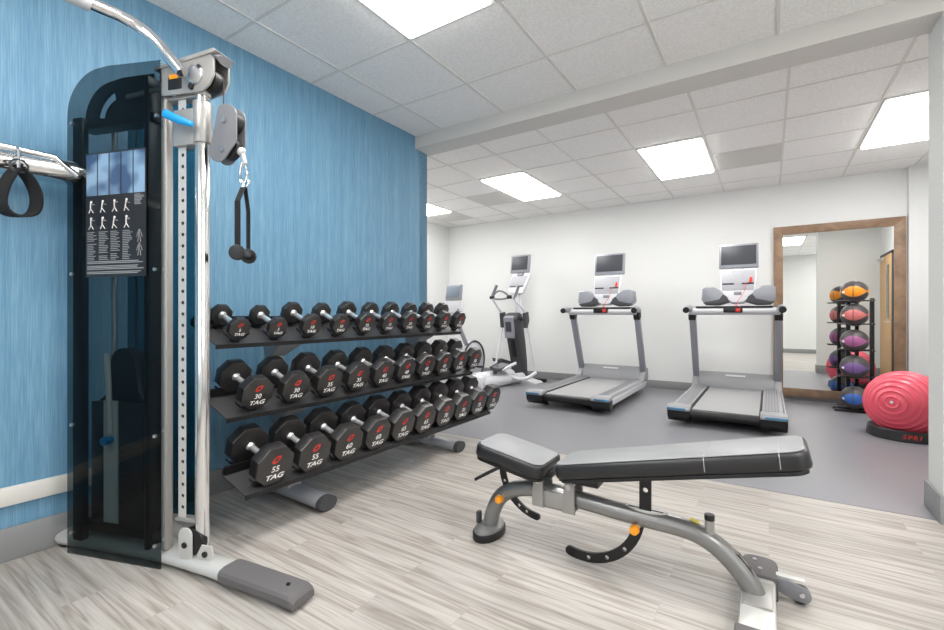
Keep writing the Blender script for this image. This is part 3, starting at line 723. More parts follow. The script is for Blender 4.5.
# the second column carries the far ends of both bars (behind the camera's left)
WB(MB().bb(s0.x-.05, s0.x+.05, -1.36, -1.26, .03, 2.2, .01), 'rear_post', 'black_metal')
WB(MB().cyl((-2.2, -1.25, .04), (-2.2, -1.25, 2.34), .04, seg=28), 'column_tube', 'chrome')
WB(MB().tube([(s0.x-.06, -1.31, .038), (-2.1, -1.25, .038), (-1.55, -1.2, .034)], .058, seg=20, flat=.6, up=(0, 0, 1)), 'base', 'silver_light')
WB(MB().bar((s0.x, -1.31, 2.18), (-2.2, -1.25, 2.20), .06, .06, .008), 'top_beam', 'silver_paint')
# strap handle
c0 = Vector(TW(1.06, .10, 1.79))
sh = thing('strap_handle', 'black webbing pull handle hanging from the cable machine pulley', 'handle', (c0.x, c0.y, 1.37))
ax = Vector(TW(1, 0, 0))-Vector(TW(0, 0, 0)); ay = Vector(TW(0, 1, 0))-Vector(TW(0, 0, 0))
def CP(a, b_, z): v = Vector((c0.x, c0.y, 0))+ax*a+ay*b_; return (v.x, v.y, z)
MB().tube([CP(0, 0, 1.795), CP(.02, 0, 1.74), CP(.018, 0, 1.69), CP(-.01, 0, 1.685), CP(-.018, 0, 1.73)], .0055, seg=8, closed=True, sm=2).build('carabiner', 'chrome', sh)
MB().tube([CP(.0, 0, 1.69), CP(.03, 0, 1.70), CP(.03, 0, 1.68), CP(.0, 0, 1.665)], .005, seg=8, closed=True, sm=1).build('ring', 'chrome', sh)
HA = Vector((.633, -.769, 0)).normalized()       # handle axis points roughly to the camera
hb = Vector(CP(.0, 0, 1.375))
e1 = hb+HA*.06; e2 = hb-HA*.06
MB().ribbon([CP(0, 0, 1.67), tuple(e1+Vector((0, 0, .22))), tuple(e1+Vector((0, 0, .01)))], .032, .003, (1, .2, 0)).build('strap', 'webbing', sh)
MB().ribbon([CP(.002, .01, 1.67), tuple(e2+Vector((0, 0, .2))), tuple(e2+Vector((0, 0, .01)))], .022, .003, (1, .2, 0)).build('strap', 'webbing', sh)
MB().cyl(e1, e2, .02, seg=24).build('grip', 'black', sh)
for e_, q in ((e1, e2), (e2, e1)):
    d_ = (e_-q).normalized()
    MB().cyl(e_-d_*.006, e_+d_*.014, .033, seg=28, bev=.004).cyl(e_+d_*.012, e_+d_*.016, .012, seg=16).build('end_cap', 'black', sh)
# ankle strap
ks = thing('ankle_strap', 'black fabric ankle cuff looped on a ring of the crossbar at the left edge', 'strap', (s0.x+.10, .57, 1.57))
kx, ky = s0.x+.095, .548
MB().tube([(kx+.01, ky+.028*math.cos(a), 1.735+.026*math.sin(a)) for a in [2*PI*k/20 for k in range(20)]], .0045, seg=8, closed=True).build('ring', 'dark_grey', ks)
MB().tube([(kx+.005, ky, 1.715), (kx+.012, ky, 1.80), (kx-.02, ky, 1.825)], .005, seg=8).build('hook', 'brushed', ks)
pts = [(kx, ky+.005, 1.725), (kx, ky+.035, 1.69), (kx, ky+.060, 1.62), (kx, ky+.052, 1.55), (kx, ky+.02, 1.525), (kx, ky-.03, 1.525), (kx, ky-.056, 1.56), (kx, ky-.048, 1.63), (kx, ky-.022, 1.70), (kx, ky-.005, 1.725)]
q = [Vector(p) for p in pts]
for _ in range(2):
    nq = [q[0]]
    for a_, b_ in zip(q, q[1:]): nq += [a_*.75+b_*.25, a_*.25+b_*.75]
    q = nq+[q[-1]]
MB().ribbon(q, .06, .008, (.88, .47, 0)).build('cuff', 'webbing', ks)

# ------------------------------------------------------------ adjustable bench
bn = thing('weight_bench', 'adjustable grey padded weight bench with orange pull pins in the foreground', 'bench', (-.6, 1.98, 0))
YC = 1.98
def bb_(mb, n, m, par=None, ang=32): return mb.build(n, m, par or bn, False, ang)
bb_(MB().tube([(-1.185, YC, .05), (-1.165, YC, .14), (-1.11, YC, .225), (-1.0, YC, .275), (-.86, YC, .285), (-.7, YC, .275), (-.45, YC, .262), (-.27, YC, .262), (-.18, YC, .232), (-.10, YC, .165), (-.055, YC, .10), (-.045, YC, .075)], .038, seg=24, sm=2, flat=1.0), 'spine', 'bench_paint')
ft = bb_(MB().prism([(-1.185+.062*math.cos(a), YC-.01+.105*math.sin(a)) for a in [2*PI*k/28 for k in range(28)]], 'z', .012, .052, .008), 'front_foot', 'bench_paint')
bb_(MB().prism([(-1.185+.07*math.cos(a), YC-.01+.113*math.sin(a)) for a in [2*PI*k/28 for k in range(28)]], 'z', 0, .036, .005), 'rubber_foot', 'black', ft)
bb_(MB().box((-1.235, YC-.03, .085), (.02, .03, .06), .006), 'foot_tab', 'dark_grey', ft)
# rear cross bar
rb = bb_(MB().bb(-.088, .022, 1.60, 2.22, .03, .082, .012), 'rear_base', 'silver_light')
bb_(MB().bb(-.082, .012, 1.88, 2.06, .078, .09, .004), 'weld_plate', 'silver_paint', rb)
def padp(y0, y1, rnd):
    yy0, yy1 = (y0, y1)
    pts = [(-.095, yy0), (.03, yy0)]+[(.03-.045+.045*math.cos(a), yy1-.045+.045*math.sin(a)) for a in [PI/2*k/6 for k in range(7)]]+[(-.05-.0+.045*math.cos(a), yy1-.045+.045*math.sin(a)) for a in [PI/2+PI/2*k/6 for k in range(7)]]
    return pts
bb_(MB().prism(padp(2.10, 2.27, 0), 'z', .0, .096, .012), 'foot_pad', 'rub_grey')
bb_(MB().prism([(x, 3.80-y) for x, y in padp(2.06, 2.24, 0)], 'z', .0, .096, .012), 'foot_pad', 'rub_grey')
bb_(MB().cyl((-.05, 2.22, .094), (-.05, 2.22, .099), .008).cyl((-.03, 2.15, .094), (-.03, 2.15, .099), .008), 'bolt', 'brushed')
wb = bb_(MB().bb(.0, .115, 2.135, 2.165, .088, .094, .002), 'wheel_bracket', 'silver_light')
bb_(MB().prism([(.01, .09), (.01, .045), (.08, .02)]+arc(.105, .045, .03, -60, 80, 8)+[(.06, .09)], 'y', 2.120, 2.136, .003), 'bracket_plate', 'mid_grey', wb)
bb_(MB().cyl((.105, 2.112, .05), (.105, 2.12, .05), .009), 'bolt', 'brushed', wb)
bb_(MB().cyl((.10, 2.14, .036), (.10, 2.165, .036), .034, seg=28, bev=.004), 'wheel', 'black', wb)
# black guard strip and marks on the curved spine
gp = [(-.135, .232), (-.095, .205), (-.058, .165), (-.03, .115), (-.02, .09)]
bb_(MB().ribbon([(x, YC, z) for x, z in gp], .03, .006, (0, 1, 0)), 'guard_strip', 'black')
bb_(MB().ribbon([(-.152, YC-.004, .2425), (-.138, YC-.004, .235)], .022, .004, (0, 1, 0)), 'warning_sticker', 'red')
bb_(MB().ribbon([(-.262, YC, .303), (-.228, YC, .294)], .022, .003, (0, 1, 0)), 'warning_sticker', 'yellow')
# hinge bracket
bb_(MB().bb(-.93, -.725, YC-.048, YC-.041, .225, .30, .002).bb(-.93, -.725, YC+.041, YC+.048, .225, .30, .002).bb(-.93, -.725, YC-.048, YC+.048, .225, .232, .002), 'hinge_bracket', 'silver_paint')
for x in (-.895, -.745):
    bb_(MB().prism([(x-.028, .225), (x+.028, .225), (x+.022, .345)]+arc(x, .345, .022, 0, 180, 8)+[(x-.022, .345)], 'y', YC-.062, YC-.048, .003), 'hinge_post', 'silver_paint')
    bb_(MB().prism([(x-.028, .225), (x+.028, .225), (x+.022, .345)]+arc(x, .345, .022, 0, 180, 8)+[(x-.022, .345)], 'y', YC+.048, YC+.062, .003), 'hinge_post', 'silver_paint')
    bb_(MB().cyl((x, YC-.07, .345), (x, YC+.07, .345), .012), 'hinge_bolt', 'brushed')
bb_(MB().bb(-.80, -.62, YC-.04, YC+.04, .355, .385, .004), 'hinge_block', 'black')
bb_(MB().bb(-.95, -.84, YC-.035, YC+.035, .355, .385, .004), 'hinge_block', 'black')
# adjustment arcs
ou = arc(-.70, .275, .268, -5, -104, 16); ii = arc(-.70, .275, .226, -104, -5, 16)
cap = [(-.775+.0, .037)]
hol = [arc(-.70+.247*math.cos(R(a)), .275+.247*math.sin(R(a)), .0095, 0, 330, 11) for a in (-42, -64, -84)]
bb_(MB().holed(ou+ii, hol, 'y', YC-.006, YC+.006).cyl((-.76, YC-.006, .0355), (-.76, YC+.006, .0355), .021).bb(-.458, -.413, YC-.006, YC+.006, .24, .30), 'adjustment_arc', 'black_metal')
bb_(MB().holed([(-.452, .28), (-.405, .28), (-.405, .50), (-.452, .50)], [arc(-.428, .385, .011, 0, 330, 11)], 'y', YC-.02, YC-.008), 'support_plate', 'black_metal')
bb_(MB().prism([(-.43+.085*math.cos(a), YC+.024*math.sin(a)) for a in [2*PI*k/24 for k in range(24)]], 'z', .290, .303, .002), 'slot_plate', 'silver_light')
bb_(MB().bb(-.50, -.36, YC-.012, YC-.004, .3025, .305), 'slot', 'black')
ou = arc(-.90, .36, .23, 175, 263, 14); ii = arc(-.90, .36, .198, 263, 175, 14)
hol = [arc(-.90+.214*math.cos(R(a)), .36+.214*math.sin(R(a)), .008, 0, 330, 11) for a in (200, 236, 248)]
bb_(MB().holed(ou+ii, hol, 'y', YC-.006, YC+.006).cyl((-.926, YC-.006, .148), (-.926, YC+.006, .148), .016).bb(-1.13, -1.098, YC-.006, YC+.006, .34, .41), 'seat_arc', 'black_metal')
for kx_, kz_ in ((-1.10, .212), (-.462, .228)):
    kn = bb_(MB().cyl((kx_, YC-.075, kz_), (kx_, YC-.05, kz_), .017, .02, bev=.003).cyl((kx_, YC-.06, kz_), (kx_, YC-.03, kz_), .013), 'pull_pin', 'orange')
    bb_(MB().cyl((kx_+.012, YC-.05, kz_+.012), (kx_+.012, YC-.01, kz_+.012), .009), 'pin_sleeve', 'brushed', kn)
pg = bb_(MB().cyl((-.193, YC-.005, .25), (-.193, YC-.005, .318), .0175, seg=24), 'peg', 'silver_paint')
bb_(MB().cyl((-.193, YC-.005, .315), (-.193, YC-.005, .338), .0185, seg=24, bev=.003), 'peg_cap', 'black', pg)
bb_(MB().bar((-1.185, 1.84, .318), (-1.06, 1.86, .395), .03, .014, .004), 'seat_handle', 'black')
# pads
def pad(nm, xa, za, xb, zb, hw, th, seams, hw2=None):
    L = math.hypot(xb-xa, zb-za); an = math.atan2(zb-za, xb-xa); mx = Matrix.Translation((xa, YC, za)) @ Matrix.Rotation(-an, 4, 'Y')
    t_ = bmesh.new(); n = 6; rr = .05; h1 = hw; h2 = hw2 or hw
    out = []
    for cx_, cy_, a0 in ((rr, -h1+rr, 180), (L-rr, -h2+rr, 270), (L-rr, h2-rr, 0), (rr, h1-rr, 90)): out += [(cx_+rr*math.cos(R(a0+90*k/n)), cy_+rr*math.sin(R(a0+90*k/n))) for k in range(n+1)]
    b_ = MB().prism(out, 'z', -th, 0, .013); b_.bm.transform(mx)
    o = bb_(b_, nm, 'vinyl_dark', None, 50)
    ins = [(L/2+(x-L/2)*(1-.024/L), y*(1-.014/h1)) for x, y in out]
    b_ = MB().prism(ins, 'z', -.002, .0035, .003); b_.bm.transform(mx); bb_(b_, 'pad_top', 'vinyl', o, 50)
    b_ = MB().tube([(x, y, .0022) for x, y in ins], .0016, seg=6, closed=True); b_.bm.transform(mx); bb_(b_, 'piping', 'stitch', o)
    for sx in seams:
        hy = h1+(h2-h1)*sx/L
        b_ = MB().ribbon([(sx-.006, -hy-.0012, -th*.8), (sx-.001, -hy-.0012, -.010), (sx, -hy+.012, .0042), (sx, hy-.012, .0042), (sx, hy+.0012, -.01)], .003, .0016, (1, 0, 0)); b_.bm.transform(mx); bb_(b_, 'seam', 'stitch', o)
    b_ = MB().prism([(L/2+(x-L/2)*.97, y*.93) for x, y in out], 'z', -th-.016, -th-.001, .003); b_.bm.transform(mx); bb_(b_, 'base_board', 'black', o)
    return o
pad('seat', -1.20, .488, -.845, .428, .135, .062, [], .135)
pad('backrest', -.80, .447, .112, .66, .135, .062, [.615, .85])

# ------------------------------------------------------------ treadmills
def treadmill(x, y, label):
    t = thing('treadmill', label, 'treadmill', (0, 0, 0), 0, 'treadmills facing the back wall')
    b = lambda mb, n, m, par=None, ang=32: mb.build(n, m, par or t, True, ang)
    b(MB().bb(-.40, .40, .06, 1.85, .075, .16, .01), 'deck', 'black')
    b(MB().bb(-.285, .285, .03, 1.72, .158, .174, .006), 'belt', 'belt')
    b(MB().cyl((-.29, .035, .125), (.29, .035, .125), .045, seg=24), 'rear_roller', 'black')
    for sg in (-1, 1):
        r_ = b(MB().prism([(sg*.305, .075), (sg*.49, .10), (sg*.492, .16), (sg*.47, .198), (sg*.44, .205), (sg*.305, .19)], 'y', .06, 1.80, .006), 'side_rail', 'rail_grip')
        b(MB().prism([(sg*.487, .095), (sg*.497, .10), (sg*.497, .165), (sg*.487, .165)], 'y', .08, 1.80, .002), 'rail_trim', 'pale_plastic', r_)
        mb = MB()
        for k in range(5): mb.bb(sg*(.33+.025*k), sg*(.338+.025*k), .15, 1.65, .190+.0028*k, .198+.0024*k)
        b(mb, 'grip_ribs', 'mid_grey', r_)
        b(MB().bb(sg*.286, sg*.304, .05, 1.72, .15, .182, .002), 'belt_gap', 'black', r_)
        c = b(MB().prism([(.09, .205), (.09, .165), (-.045, .155), (-.05, .175), (-.03, .198), (.02, .208)], 'x', sg*.292, sg*.505, .008), 'rear_cap', 'rail_grip')
        b(MB().prism([(.09, .165), (-.045, .155), (-.03, .09), (.02, .045), (.10, .045)], 'x', sg*.292, sg*.503, .01), 'cap_base', 'black', c)
        b(MB().bb(sg*.33, sg*.503, -.052, -.03, .158, .182, .006), 'cap_accent', 'accent_blue', c)
        b(MB().cyl((sg*.36, .25, 0), (sg*.36, .25, .085), .018).cyl((sg*.36, .25, 0), (sg*.36, .25, .015), .032), 'leveling_foot', 'black')
        u = b(MB().bar((sg*.452, 1.84, .16), (sg*.455, 1.40, 1.13), .075, .085, .012, up=(0, -1, .4)), 'upright', 'bezel')
        b(MB().prism([(1.62, .18), (1.66, .23), (1.80, .36), (1.90, .34), (1.93, .18)], 'x', sg*.415, sg*.492, .012), 'upright_foot', 'rail_grip', u)
        b(MB().bar((sg*.455, 1.43, 1.06), (sg*.455, 1.40, 1.13), .084, .098, .008, up=(0, -1, .4)), 'upright_collar', 'black', u)
        b(MB().tube([(sg*.46, 1.44, 1.165), (sg*.475, 1.28, 1.19), (sg*.485, 1.12, 1.17)], [.04, .045, .038], seg=18, sm=1), 'side_grip', 'bezel')
        b(MB().tube([(sg*.486, 1.13, 1.171), (sg*.487, 1.09, 1.166)], .036, seg=18), 'grip_end', 'black')
        # bowl-shaped side holder beside the console
        bo = [(-.06, 1.27), (-.18, 1.225), (-.33, 1.235), (-.385, 1.29), (-.375, 1.43), (-.34, 1.45), (-.25, 1.45), (-.17, 1.40), (-.13, 1.33)]
        h = b(MB().prism([(.045+sg*-p, q_) for p, q_ in bo], 'y', 1.30, 1.50, .012), 'side_holder', 'bezel', None, 50)
        b(MB().prism([(.045+sg*.08, 1.262), (.045+sg*.20, 1.222), (.045+sg*.33, 1.225), (.045+sg*.37, 1.262), (.045+sg*.30, 1.275), (.045+sg*.19, 1.30), (.045+sg*.15, 1.36), (.045+sg*.11, 1.33)], 'y', 1.285, 1.34, .005), 'holder_cup', 'dark_grey', h)
    b(MB().prism([(1.66, .17), (1.70, .29), (1.80, .365), (1.93, .35), (1.96, .10), (1.68, .10)], 'x', -.42, .42, .02), 'motor_hood', 'rail_grip')
    b(MB().box((0, 1.735, .33), (.22, .006, .028), .002, rot=(R(-50), 0, 0)), 'hood_badge', 'white_plastic')
    b(MB().tube([(-.47, 1.30, 1.155), (.47, 1.30, 1.155)], .045, seg=20), 'crossbar', 'pale_plastic')
    b(MB().bb(-.40, .40, 1.26, 1.40, 1.195, 1.215, .006), 'tray', 'black')
    b(MB().bb(-.10, .10, 1.245, 1.275, 1.135, 1.20, .01), 'stop_block', 'black')
    b(MB().bb(.03, .075, 1.238, 1.248, 1.145, 1.185, .004), 'stop_button', 'red')
    ko = [(-.055, 1.245), (.055, 1.245)]+[(.15, 1.30), (.185, 1.40), (.195, 1.675), (-.195, 1.675), (-.185, 1.40), (-.15, 1.30)]
    CX = .045
    mt = Matrix.Translation((CX, 1.38, 1.45)) @ Matrix.Rotation(R(-14), 4, 'X') @ Matrix.Translation((0, 0, -1.45))
    k = b(MB().prism(ko, 'y', 0, .06, .018, mt), 'console', 'white_plastic', None, 50)
    b(MB().prism([(-.165, 1.405), (.165, 1.405), (.178, 1.655), (-.178, 1.655)], 'y', -.004, .004, .002, mt), 'keypad', 'keypad', k)
    mb = MB()
    for sg in (-1, 1): mb.prism([(sg*.04, 1.478), (sg*.165, 1.478), (sg*.165, 1.495), (sg*.04, 1.495)], 'y', -.008, 0, .001, mt)
    b(mb, 'key_strip', 'black', k)
    b(MB().prism([(-.04, 1.345), (.04, 1.345), (.04, 1.385), (-.04, 1.385)], 'y', -.006, 0, .001, mt), 'console_badge', 'mid_grey', k)
    b(MB().prism([(.115, 1.50), (.15, 1.50), (.15, 1.56), (.125, 1.57)], 'y', -.012, -.002, .002, mt), 'safety_clip', 'red', k)
    b(MB().tube([(.13, 1.355, 1.50), (.12, 1.33, 1.38), (.02, 1.30, 1.235), (.05, 1.235, 1.16), (.10, 1.25, 1.19), (.0, 1.28, 1.24)], .003, seg=8, sm=2), 'safety_cord', 'red', k)
    d = b(MB().box((CX, 1.55, 1.835), (.425, .05, .305), .012, rot=(R(-8), 0, 0)), 'display', 'bezel')
    b(MB().box((CX, 1.522, 1.848), (.375, .006, .235), .003, rot=(R(-8), 0, 0)), 'screen', 'screen', d)
    b(MB().bar((CX, 1.47, 1.62), (CX, 1.56, 1.72), .12, .03, .006), 'display_arm', 'bezel', d)
    t.location = (x, y, .002); return t
T1 = treadmill(-1.955, 4.98, 'grey treadmill between the elliptical trainer and the other treadmill')
T2 = copy_tree(T1); T2.location = (-.36, 4.95, .002)
T2['label'] = 'grey treadmill at the right, next to the wood-framed mirror'

# ------------------------------------------------------------ elliptical trainer (tall, swinging arms)
EX, EY = -3.50, 6.72
el = thing('elliptical_trainer', 'white and grey elliptical trainer with swinging arms left of the treadmills', 'exercise machine', (EX, EY, 0), R(-4))
b = lambda mb, n, m, par=None, ang=35: mb.build(n, m, par or el, True, ang)
b(MB().prism([(-.26, 1.04), (-.20, .80), (-.13, .55), (-.07, .35), (-.03, .10), (.12, .10), (.10, .35), (.05, .65), (-.02, .95), (-.06, 1.12), (-.14, 1.15), (-.22, 1.12)], 'x', -.10, .135, .02), 'tower', 'dark_grey')
b(MB().prism([(-.285, 1.06), (-.235, .74), (-.205, .73), (-.20, 1.06), (-.24, 1.10)], 'x', -.10, .085, .012), 'tower_panel', 'bezel')
b(MB().prism([(-.285, 1.0), (-.262, .84), (-.25, .84), (-.27, 1.0)], 'x', -.06, .045, .004), 'tower_window', 'screen')
b(MB().prism([(-.185, .70), (-.115, .42), (-.09, .42), (-.16, .72)], 'x', -.03, .05, .005), 'tower_strip', 'blue_plastic' if False else 'black')
for sg, n_ in ((-1, 0), (1, 1)):
    x = .02+sg*.22
    b(MB().tube([(x-sg*.12, -.12, 1.05), (x, -.14, 1.05)], .035).prism([(-.20, 1.14), (-.17, .90), (-.12, .90), (-.07, 1.02), (-.10, 1.16)], 'x', x-.03, x+.035, .012), 'arm_pivot', 'dark_grey')
    b(MB().tube([(x, -.14, .95), (x-.01, -.30, .40), (x-.01, -.34, .26)] if sg < 0 else [(x+.02, -.12, .95), (x+.04, .0, .5), (x+.05, .05, .26)], .017, seg=12), 'lower_arm', 'white_plastic')
ar = b(MB().tube([(-.20, -.14, 1.12), (-.28, -.22, 1.28), (-.335, -.26, 1.40), (-.30, -.26, 1.50)], .018, seg=12, sm=1), 'upper_arm', 'pale_plastic')
b(MB().tube([(-.325, -.26, 1.43), (-.24, -.26, 1.60)], .024, seg=12), 'arm_grip', 'mid_grey', ar)
ar = b(MB().tube([(.24, -.14, 1.12), (.21, -.22, 1.25), (.11, -.26, 1.34), (.12, -.26, 1.40)], .018, seg=12, sm=1), 'upper_arm', 'pale_plastic')
b(MB().tube([(.10, -.26, 1.36), (.185, -.26, 1.58)], .022, seg=12), 'arm_grip', 'mid_grey', ar)
b(MB().tube([(.02, .02, 1.10), (.03, -.02, 1.36), (.03, -.05, 1.55)], [.07, .045, .035], seg=16), 'mast', 'white_plastic')
hb_ = b(MB().tube([(.02, -.28, 1.40), (-.02, -.34, 1.47), (-.10, -.34, 1.50), (-.18, -.34, 1.50), (-.28, -.34, 1.40), (-.20, -.34, 1.365), (-.05, -.30, 1.37)], .016, seg=10, closed=True, sm=2), 'handlebar', 'mid_grey')
b(MB().tube([(-.31, -.34, 1.395), (-.24, -.34, 1.405)], .026, seg=12), 'handlebar_end', 'black', hb_); b(MB().tube([(-.01, -.29, 1.40), (.06, -.28, 1.40)], .03, seg=12), 'handlebar_end', 'black', hb_)
mt = Matrix.Translation((.03, -.08, 1.52)) @ Matrix.Rotation(R(-16), 4, 'X')
k = b(MB().prism([(-.17, .0), (-.14, .26), (-.08, .29), (.20, .29), (.22, .26), (.12, -.06), (-.10, -.06)], 'y', 0, .05, .012, mt), 'console', 'white_plastic')
b(MB().prism([(-.15, .05), (-.115, .245), (.185, .245), (.115, .05)], 'y', -.005, .003, .002, mt), 'keypad', 'keypad', k)
b(MB().prism([(-.14, .055), (-.02, .055), (-.02, .072), (-.135, .072)], 'y', -.009, 0, .001, mt).prism([(.02, .055), (.12, .055), (.125, .072), (.02, .072)], 'y', -.009, 0, .001, mt), 'key_strip', 'black', k)
d = b(MB().box((.05, .02, 1.955), (.36, .05, .30), .012, rot=(R(-8), R(0), 0)), 'display', 'bezel')
b(MB().box((.05, -.009, 1.968), (.30, .006, .225), .003, rot=(R(-8), 0, 0)), 'screen', 'screen', d)
b(MB().bar((.06, -.02, 1.76), (.07, .03, 1.84), .12, .03, .006), 'display_arm', 'bezel', d)
# feet and rear drive rails
b(MB().bb(-.30, .42, .18, .26, .0, .06, .02), 'front_stabilizer', 'black')
b(MB().prism([(.05, .10), (.38, .04), (.42, .02), (.42, .0), (.05, .0)], 'y', -.14, .12, .01), 'front_foot', 'pale_plastic')
b(MB().tube([(-.08, -.44, .25), (.0, -.42, .21), (.11, -.40, .14), (.25, -.38, .105), (.38, -.34, .12), (.47, -.30, .19), (.50, -.26, .22)], .028, seg=14, sm=2), 'bumper_tube', 'white_plastic')
b(MB().tube([(-.10, -.02, .12), (-.12, -.55, .13), (-.13, -1.05, .13)], [.085, .10, .11], seg=22), 'drive_rail', 'white_plastic')
b(MB().tube([(.12, -.05, .10), (.06, -.55, .09), (.02, -1.08, .09)], [.07, .085, .09], seg=22), 'drive_rail', 'pale_plastic')
b(MB().box((-.06, -1.06, .11), (.30, .16, .20), .05), 'rear_cover', 'white_plastic')
b(MB().box((-.05, -1.15, .09), (.12, .06, .14), .015), 'rear_block', 'dark_grey')
b(MB().tube([(-.02, -.62, .20), (-.06, -.60, .27), (.02, -.60, .30)], .035, seg=12), 'link_arm', 'mid_grey')
def pedal(mx):
    m0 = MB().prism([(-.085, -.19), (.085, -.19), (.10, .17), (-.10, .17)], 'z', -.02, .012, .01); m0.bm.transform(mx); o = b(m0, 'pedal', 'dark_grey')
    m0 = MB().prism([(-.065, -.16), (.065, -.16), (.078, .145), (-.078, .145)], 'z', .010, .018, .003); m0.bm.transform(mx); b(m0, 'pedal_mat', 'mid_grey', o)
    m0 = MB().tube([(-.09, -.18, .022), (.09, -.18, .022), (.105, .165, .022), (-.105, .165, .022)], .012, seg=8, closed=True); m0.bm.transform(mx); b(m0, 'pedal_rim', 'dark_grey', o)
pedal(Matrix.Translation((.02, -.52, .30)) @ Euler((R(10), R(6), R(4))).to_matrix().to_4x4())
pedal(Matrix.Translation((-.36, .10, .30)) @ Euler((R(-14), 0, 0)).to_matrix().to_4x4())
b(MB().tube([(-.36, .0, .27), (-.30, -.10, .20), (-.16, -.30, .17)], .025, seg=10), 'pedal_arm', 'mid_grey')
b(MB().tube([(.10, -.62, .26), (.22, -.40, .36)], .022, seg=10), 'pedal_arm', 'white_plastic')

# ------------------------------------------------------------ exercise bike behind the dumbbell rack
bk = thing('exercise_bike', 'white exercise bike with a small grey screen and round wheel cover behind the dumbbell rack', 'exercise machine', (-4.25, 6.2, 0))
b = lambda mb, n, m, par=None, ang=35: mb.build(n, m, par or bk, True, ang)
wc = b(MB().cyl((-.08, .28, .345), (.05, .28, .345), .315, seg=56, bev=.02), 'wheel_cover', 'white_plastic')
b(MB().tube([(.052, .28+.318*math.cos(a), .345+.318*math.sin(a)) for a in [2*PI*k/56 for k in range(56)]], .016, seg=8, closed=True), 'wheel_trim', 'dark_grey', wc)
b(MB().prism([(.30, .03), (.35, .40), (.10, .60), (-.25, .62), (-.50, .42), (-.80, .22), (-1.0, .18), (-1.0, .04)], 'x', -.10, .03, .04), 'body_shell', 'white_plastic')
b(MB().tube([(0, .20, .50), (0, -.05, .85), (0, -.20, 1.12)], .035, seg=16), 'console_mast', 'bezel')
b(MB().prism([(-.145, 1.12), (.145, 1.12), (.155, 1.33), (-.155, 1.33)], 'y', -.27, -.20, .012), 'console', 'white_plastic')
b(MB().bb(-.12, .12, -.275, -.268, 1.135, 1.145).bb(.09, .115, -.276, -.268, 1.17, 1.21), 'key_strip', 'mid_grey')
d = b(MB().box((.0, -.24, 1.47), (.30, .05, .255), .012, rot=(R(-8), 0, 0)), 'display', 'bezel')
b(MB().box((.0, -.268, 1.482), (.245, .006, .18), .003, rot=(R(-8), 0, 0)), 'screen', 'screen_lit', d)
b(MB().tube([(-.22, -.45, 1.10), (-.20, -.28, 1.12), (0, -.22, 1.08), (.20, -.28, 1.12), (.22, -.45, 1.10)], .018, seg=10, sm=1), 'handlebar', 'dark_grey')
b(MB().tube([(0, -.80, .20), (0, -.98, .55)], .03, seg=14), 'seat_post', 'bezel')
b(MB().prism([(-.05, -.78), (.05, -.78), (.14, -.98), (.12, -1.14), (-.12, -1.14), (-.14, -.98)], 'z', .55, .63, .025), 'saddle_seat', 'dark_grey')
b(MB().bb(-.28, .28, .42, .50, 0, .06, .015), 'stabilizer', 'pale_plastic'); b(MB().bb(-.28, .28, -1.06, -.98, 0, .06, .015), 'stabilizer', 'pale_plastic')
for sg in (-1, 1):
    b(MB().bar((sg*.10, .10, .33), (sg*.12, .10+sg*.15, .33-sg*.08), .02, .04, .004).box((sg*.18, .10+sg*.16, .33-sg*.09), (.10, .09, .03), .008), 'pedal', 'dark_grey')

# ------------------------------------------------------------ medicine ball rack and balls
RX, RY = .815, 6.70
mr_ = thing('ball_rack', 'black metal tower rack holding medicine balls before the mirror', 'rack', (RX, RY, 0))
b = lambda mb, n, m, par=None, ang=35: mb.build(n, m, par or mr_, True, ang)
zs5 = [1.375, 1.11, .815, .515, .165]
b(MB().bb(.135, .175, .02, .06, .0, 1.30, .003), 'post', 'black_metal')
b(MB().bb(-.06, -.02, .14, .18, .0, 1.30, .003), 'post', 'black_metal')
b(MB().bb(-.18, .19, -.02, .02, .0, .03, .004), 'foot', 'black_metal'); b(MB().bb(-.18, .19, .15, .19, .0, .03, .004), 'foot', 'black_metal')
b(MB().bb(.135, .175, -.02, .19, .005, .035, .004), 'foot', 'black_metal')
rb_ = [.128, .128, .130, .134, .130]
for z, r in zip(zs5, rb_):
    zt = z-r*.80
    if zt < .04: zt = .045
    b(MB().tube([(-.15, -.055, zt), (.17, -.055, zt)], .007, seg=8), 'support_rod', 'black_metal')
    b(MB().tube([(-.15, .115, zt), (.17, .115, zt)], .007, seg=8), 'support_rod', 'black_metal')
    b(MB().bar((.155, -.055, zt), (.155, .14, zt), .012, .02), 'rod_bracket', 'black_metal')
    b(MB().bar((-.04, -.055, zt), (-.04, .16, zt), .012, .02), 'rod_bracket', 'black_metal')
cols = [('orange', (240, 150, 35)), ('coral red', (205, 115, 112)), ('magenta', (165, 95, 145)), ('purple', (118, 88, 148)), ('blue', (60, 105, 185))]
where = ['on top of', 'second from the top in', 'in the middle of', 'second from the bottom in', 'at the bottom of']
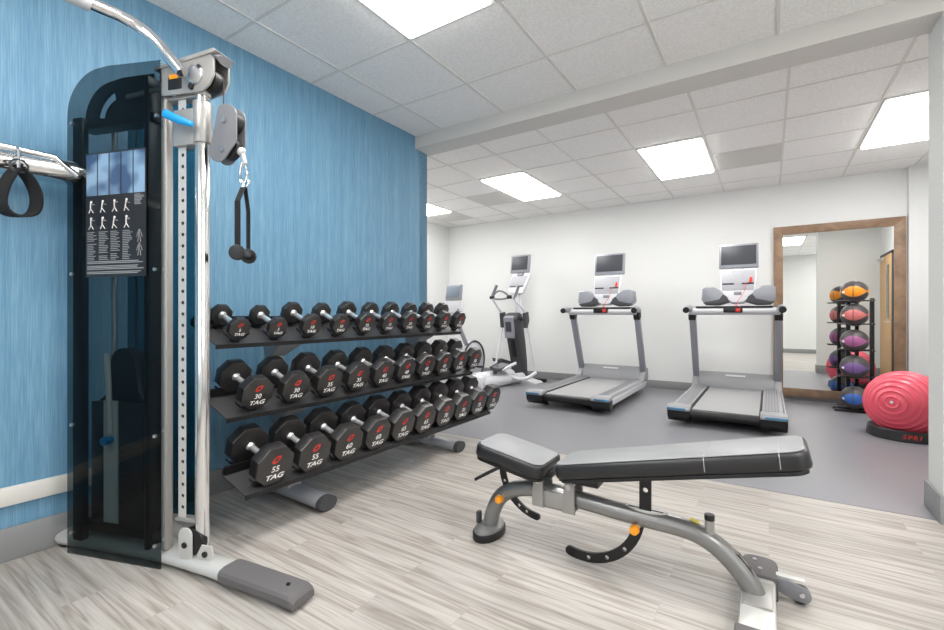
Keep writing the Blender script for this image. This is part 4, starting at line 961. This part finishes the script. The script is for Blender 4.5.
for (cn, rgb), z, r, wh in zip(cols, zs5, rb_, where):
    m_ = med_ball(cn.replace(' ', '_')+'_medicine_ball', srgb(*rgb))
    t = thing('medicine_ball', f'dark grey medicine ball with {cn} bands, {wh} the ball rack', 'ball', (RX, RY+.02, z), R(-40), 'medicine balls on the rack')
    MB().sph((0, 0, 0), r, seg=48, rings=32).build('ball_body', m_, t, True, 60)
    mb = MB()
    for a in (-62, 58, 178): mb.tube([((r+.0005)*math.cos(R(a))*math.cos(R(e_)), (r+.0005)*math.sin(R(a))*math.cos(R(e_)), (r+.0005)*math.sin(R(e_))) for e_ in range(-80, 81, 10)], .003, seg=6)
    mb.build('seam', 'dark_grey', t, True)
    mb = MB(); mb.bar(((r+.001)*math.cos(R(-112)), (r+.001)*math.sin(R(-112)), -.005), ((r+.001)*math.cos(R(-98)), (r+.001)*math.sin(R(-98)), -.005), .002, .022)
    mb.build('weight_mark', 'white_ink', t, True)

# ------------------------------------------------------------ stability ball on its tray
SX, SY, SR = 1.035, 5.62, .285
ty = thing('ball_tray', 'black round base under the pink stability ball', 'stand', (SX, SY, 0))
MB().lathe([(.215, .0), (.262, .0), (.268, .01), (.262, .085), (.255, .092), (.225, .092), (.215, .08)], (SX, SY, .002), 64).lathe([(0, 0), (.22, 0), (.22, .012), (0, .012)], (SX, SY, .002), 48).build('base_ring', 'tray', ty)
mb = MB(); n_ = 4
for k, ch in enumerate('SPRI'):
    a = R(-101+k*7.5); mx = Matrix.Translation((SX+.2665*math.cos(a), SY+.2665*math.sin(a), .048)) @ Matrix.Rotation(a+PI/2, 4, 'Z') @ Matrix.Rotation(PI/2, 4, 'X')
    mb.text(ch, .05, mx, shear=.2, bold=.001)
mb.build('lettering', 'red', ty)
pk = mat('pink_ball_vinyl', srgb(228, 84, 104), .3, coat=.3)
A_ = Vector((SX, SY, .305)); ax = (Vector((-.45, -.86, .12))).normalized()
prof = []
for k in range(0, 91):
    t_ = PI*k/90; ring = (k % 5 == 0) and 2 < k < 88
    rr_ = SR*(1.028 if ring else 1.0); prof.append((max(0, rr_*math.sin(t_)) if 0 < k < 90 else 0, -rr_*math.cos(t_)))
sb = thing('stability_ball', 'large shiny pink exercise ball with raised rings beside the pillar', 'ball', tuple(A_))
MB().lathe(prof, tuple(A_), 72, ax.to_track_quat('Z', 'Y').to_matrix().to_4x4()).build('ball_skin', pk, sb, False, 70)
MB().cyl(tuple(A_+ax*SR*.995), tuple(A_+ax*(SR+.004)), .012, seg=16).build('valve_plug', 'white_plastic', sb)
# small wall plate in the far corner
o = MB().bb(XL, XL+.012, 6.75, 6.83, 1.25, 1.37, .003).build('wall_plate', 'white_plastic'); tag(o, 'small pale wall plate on the far left wall above the bike', 'outlet')
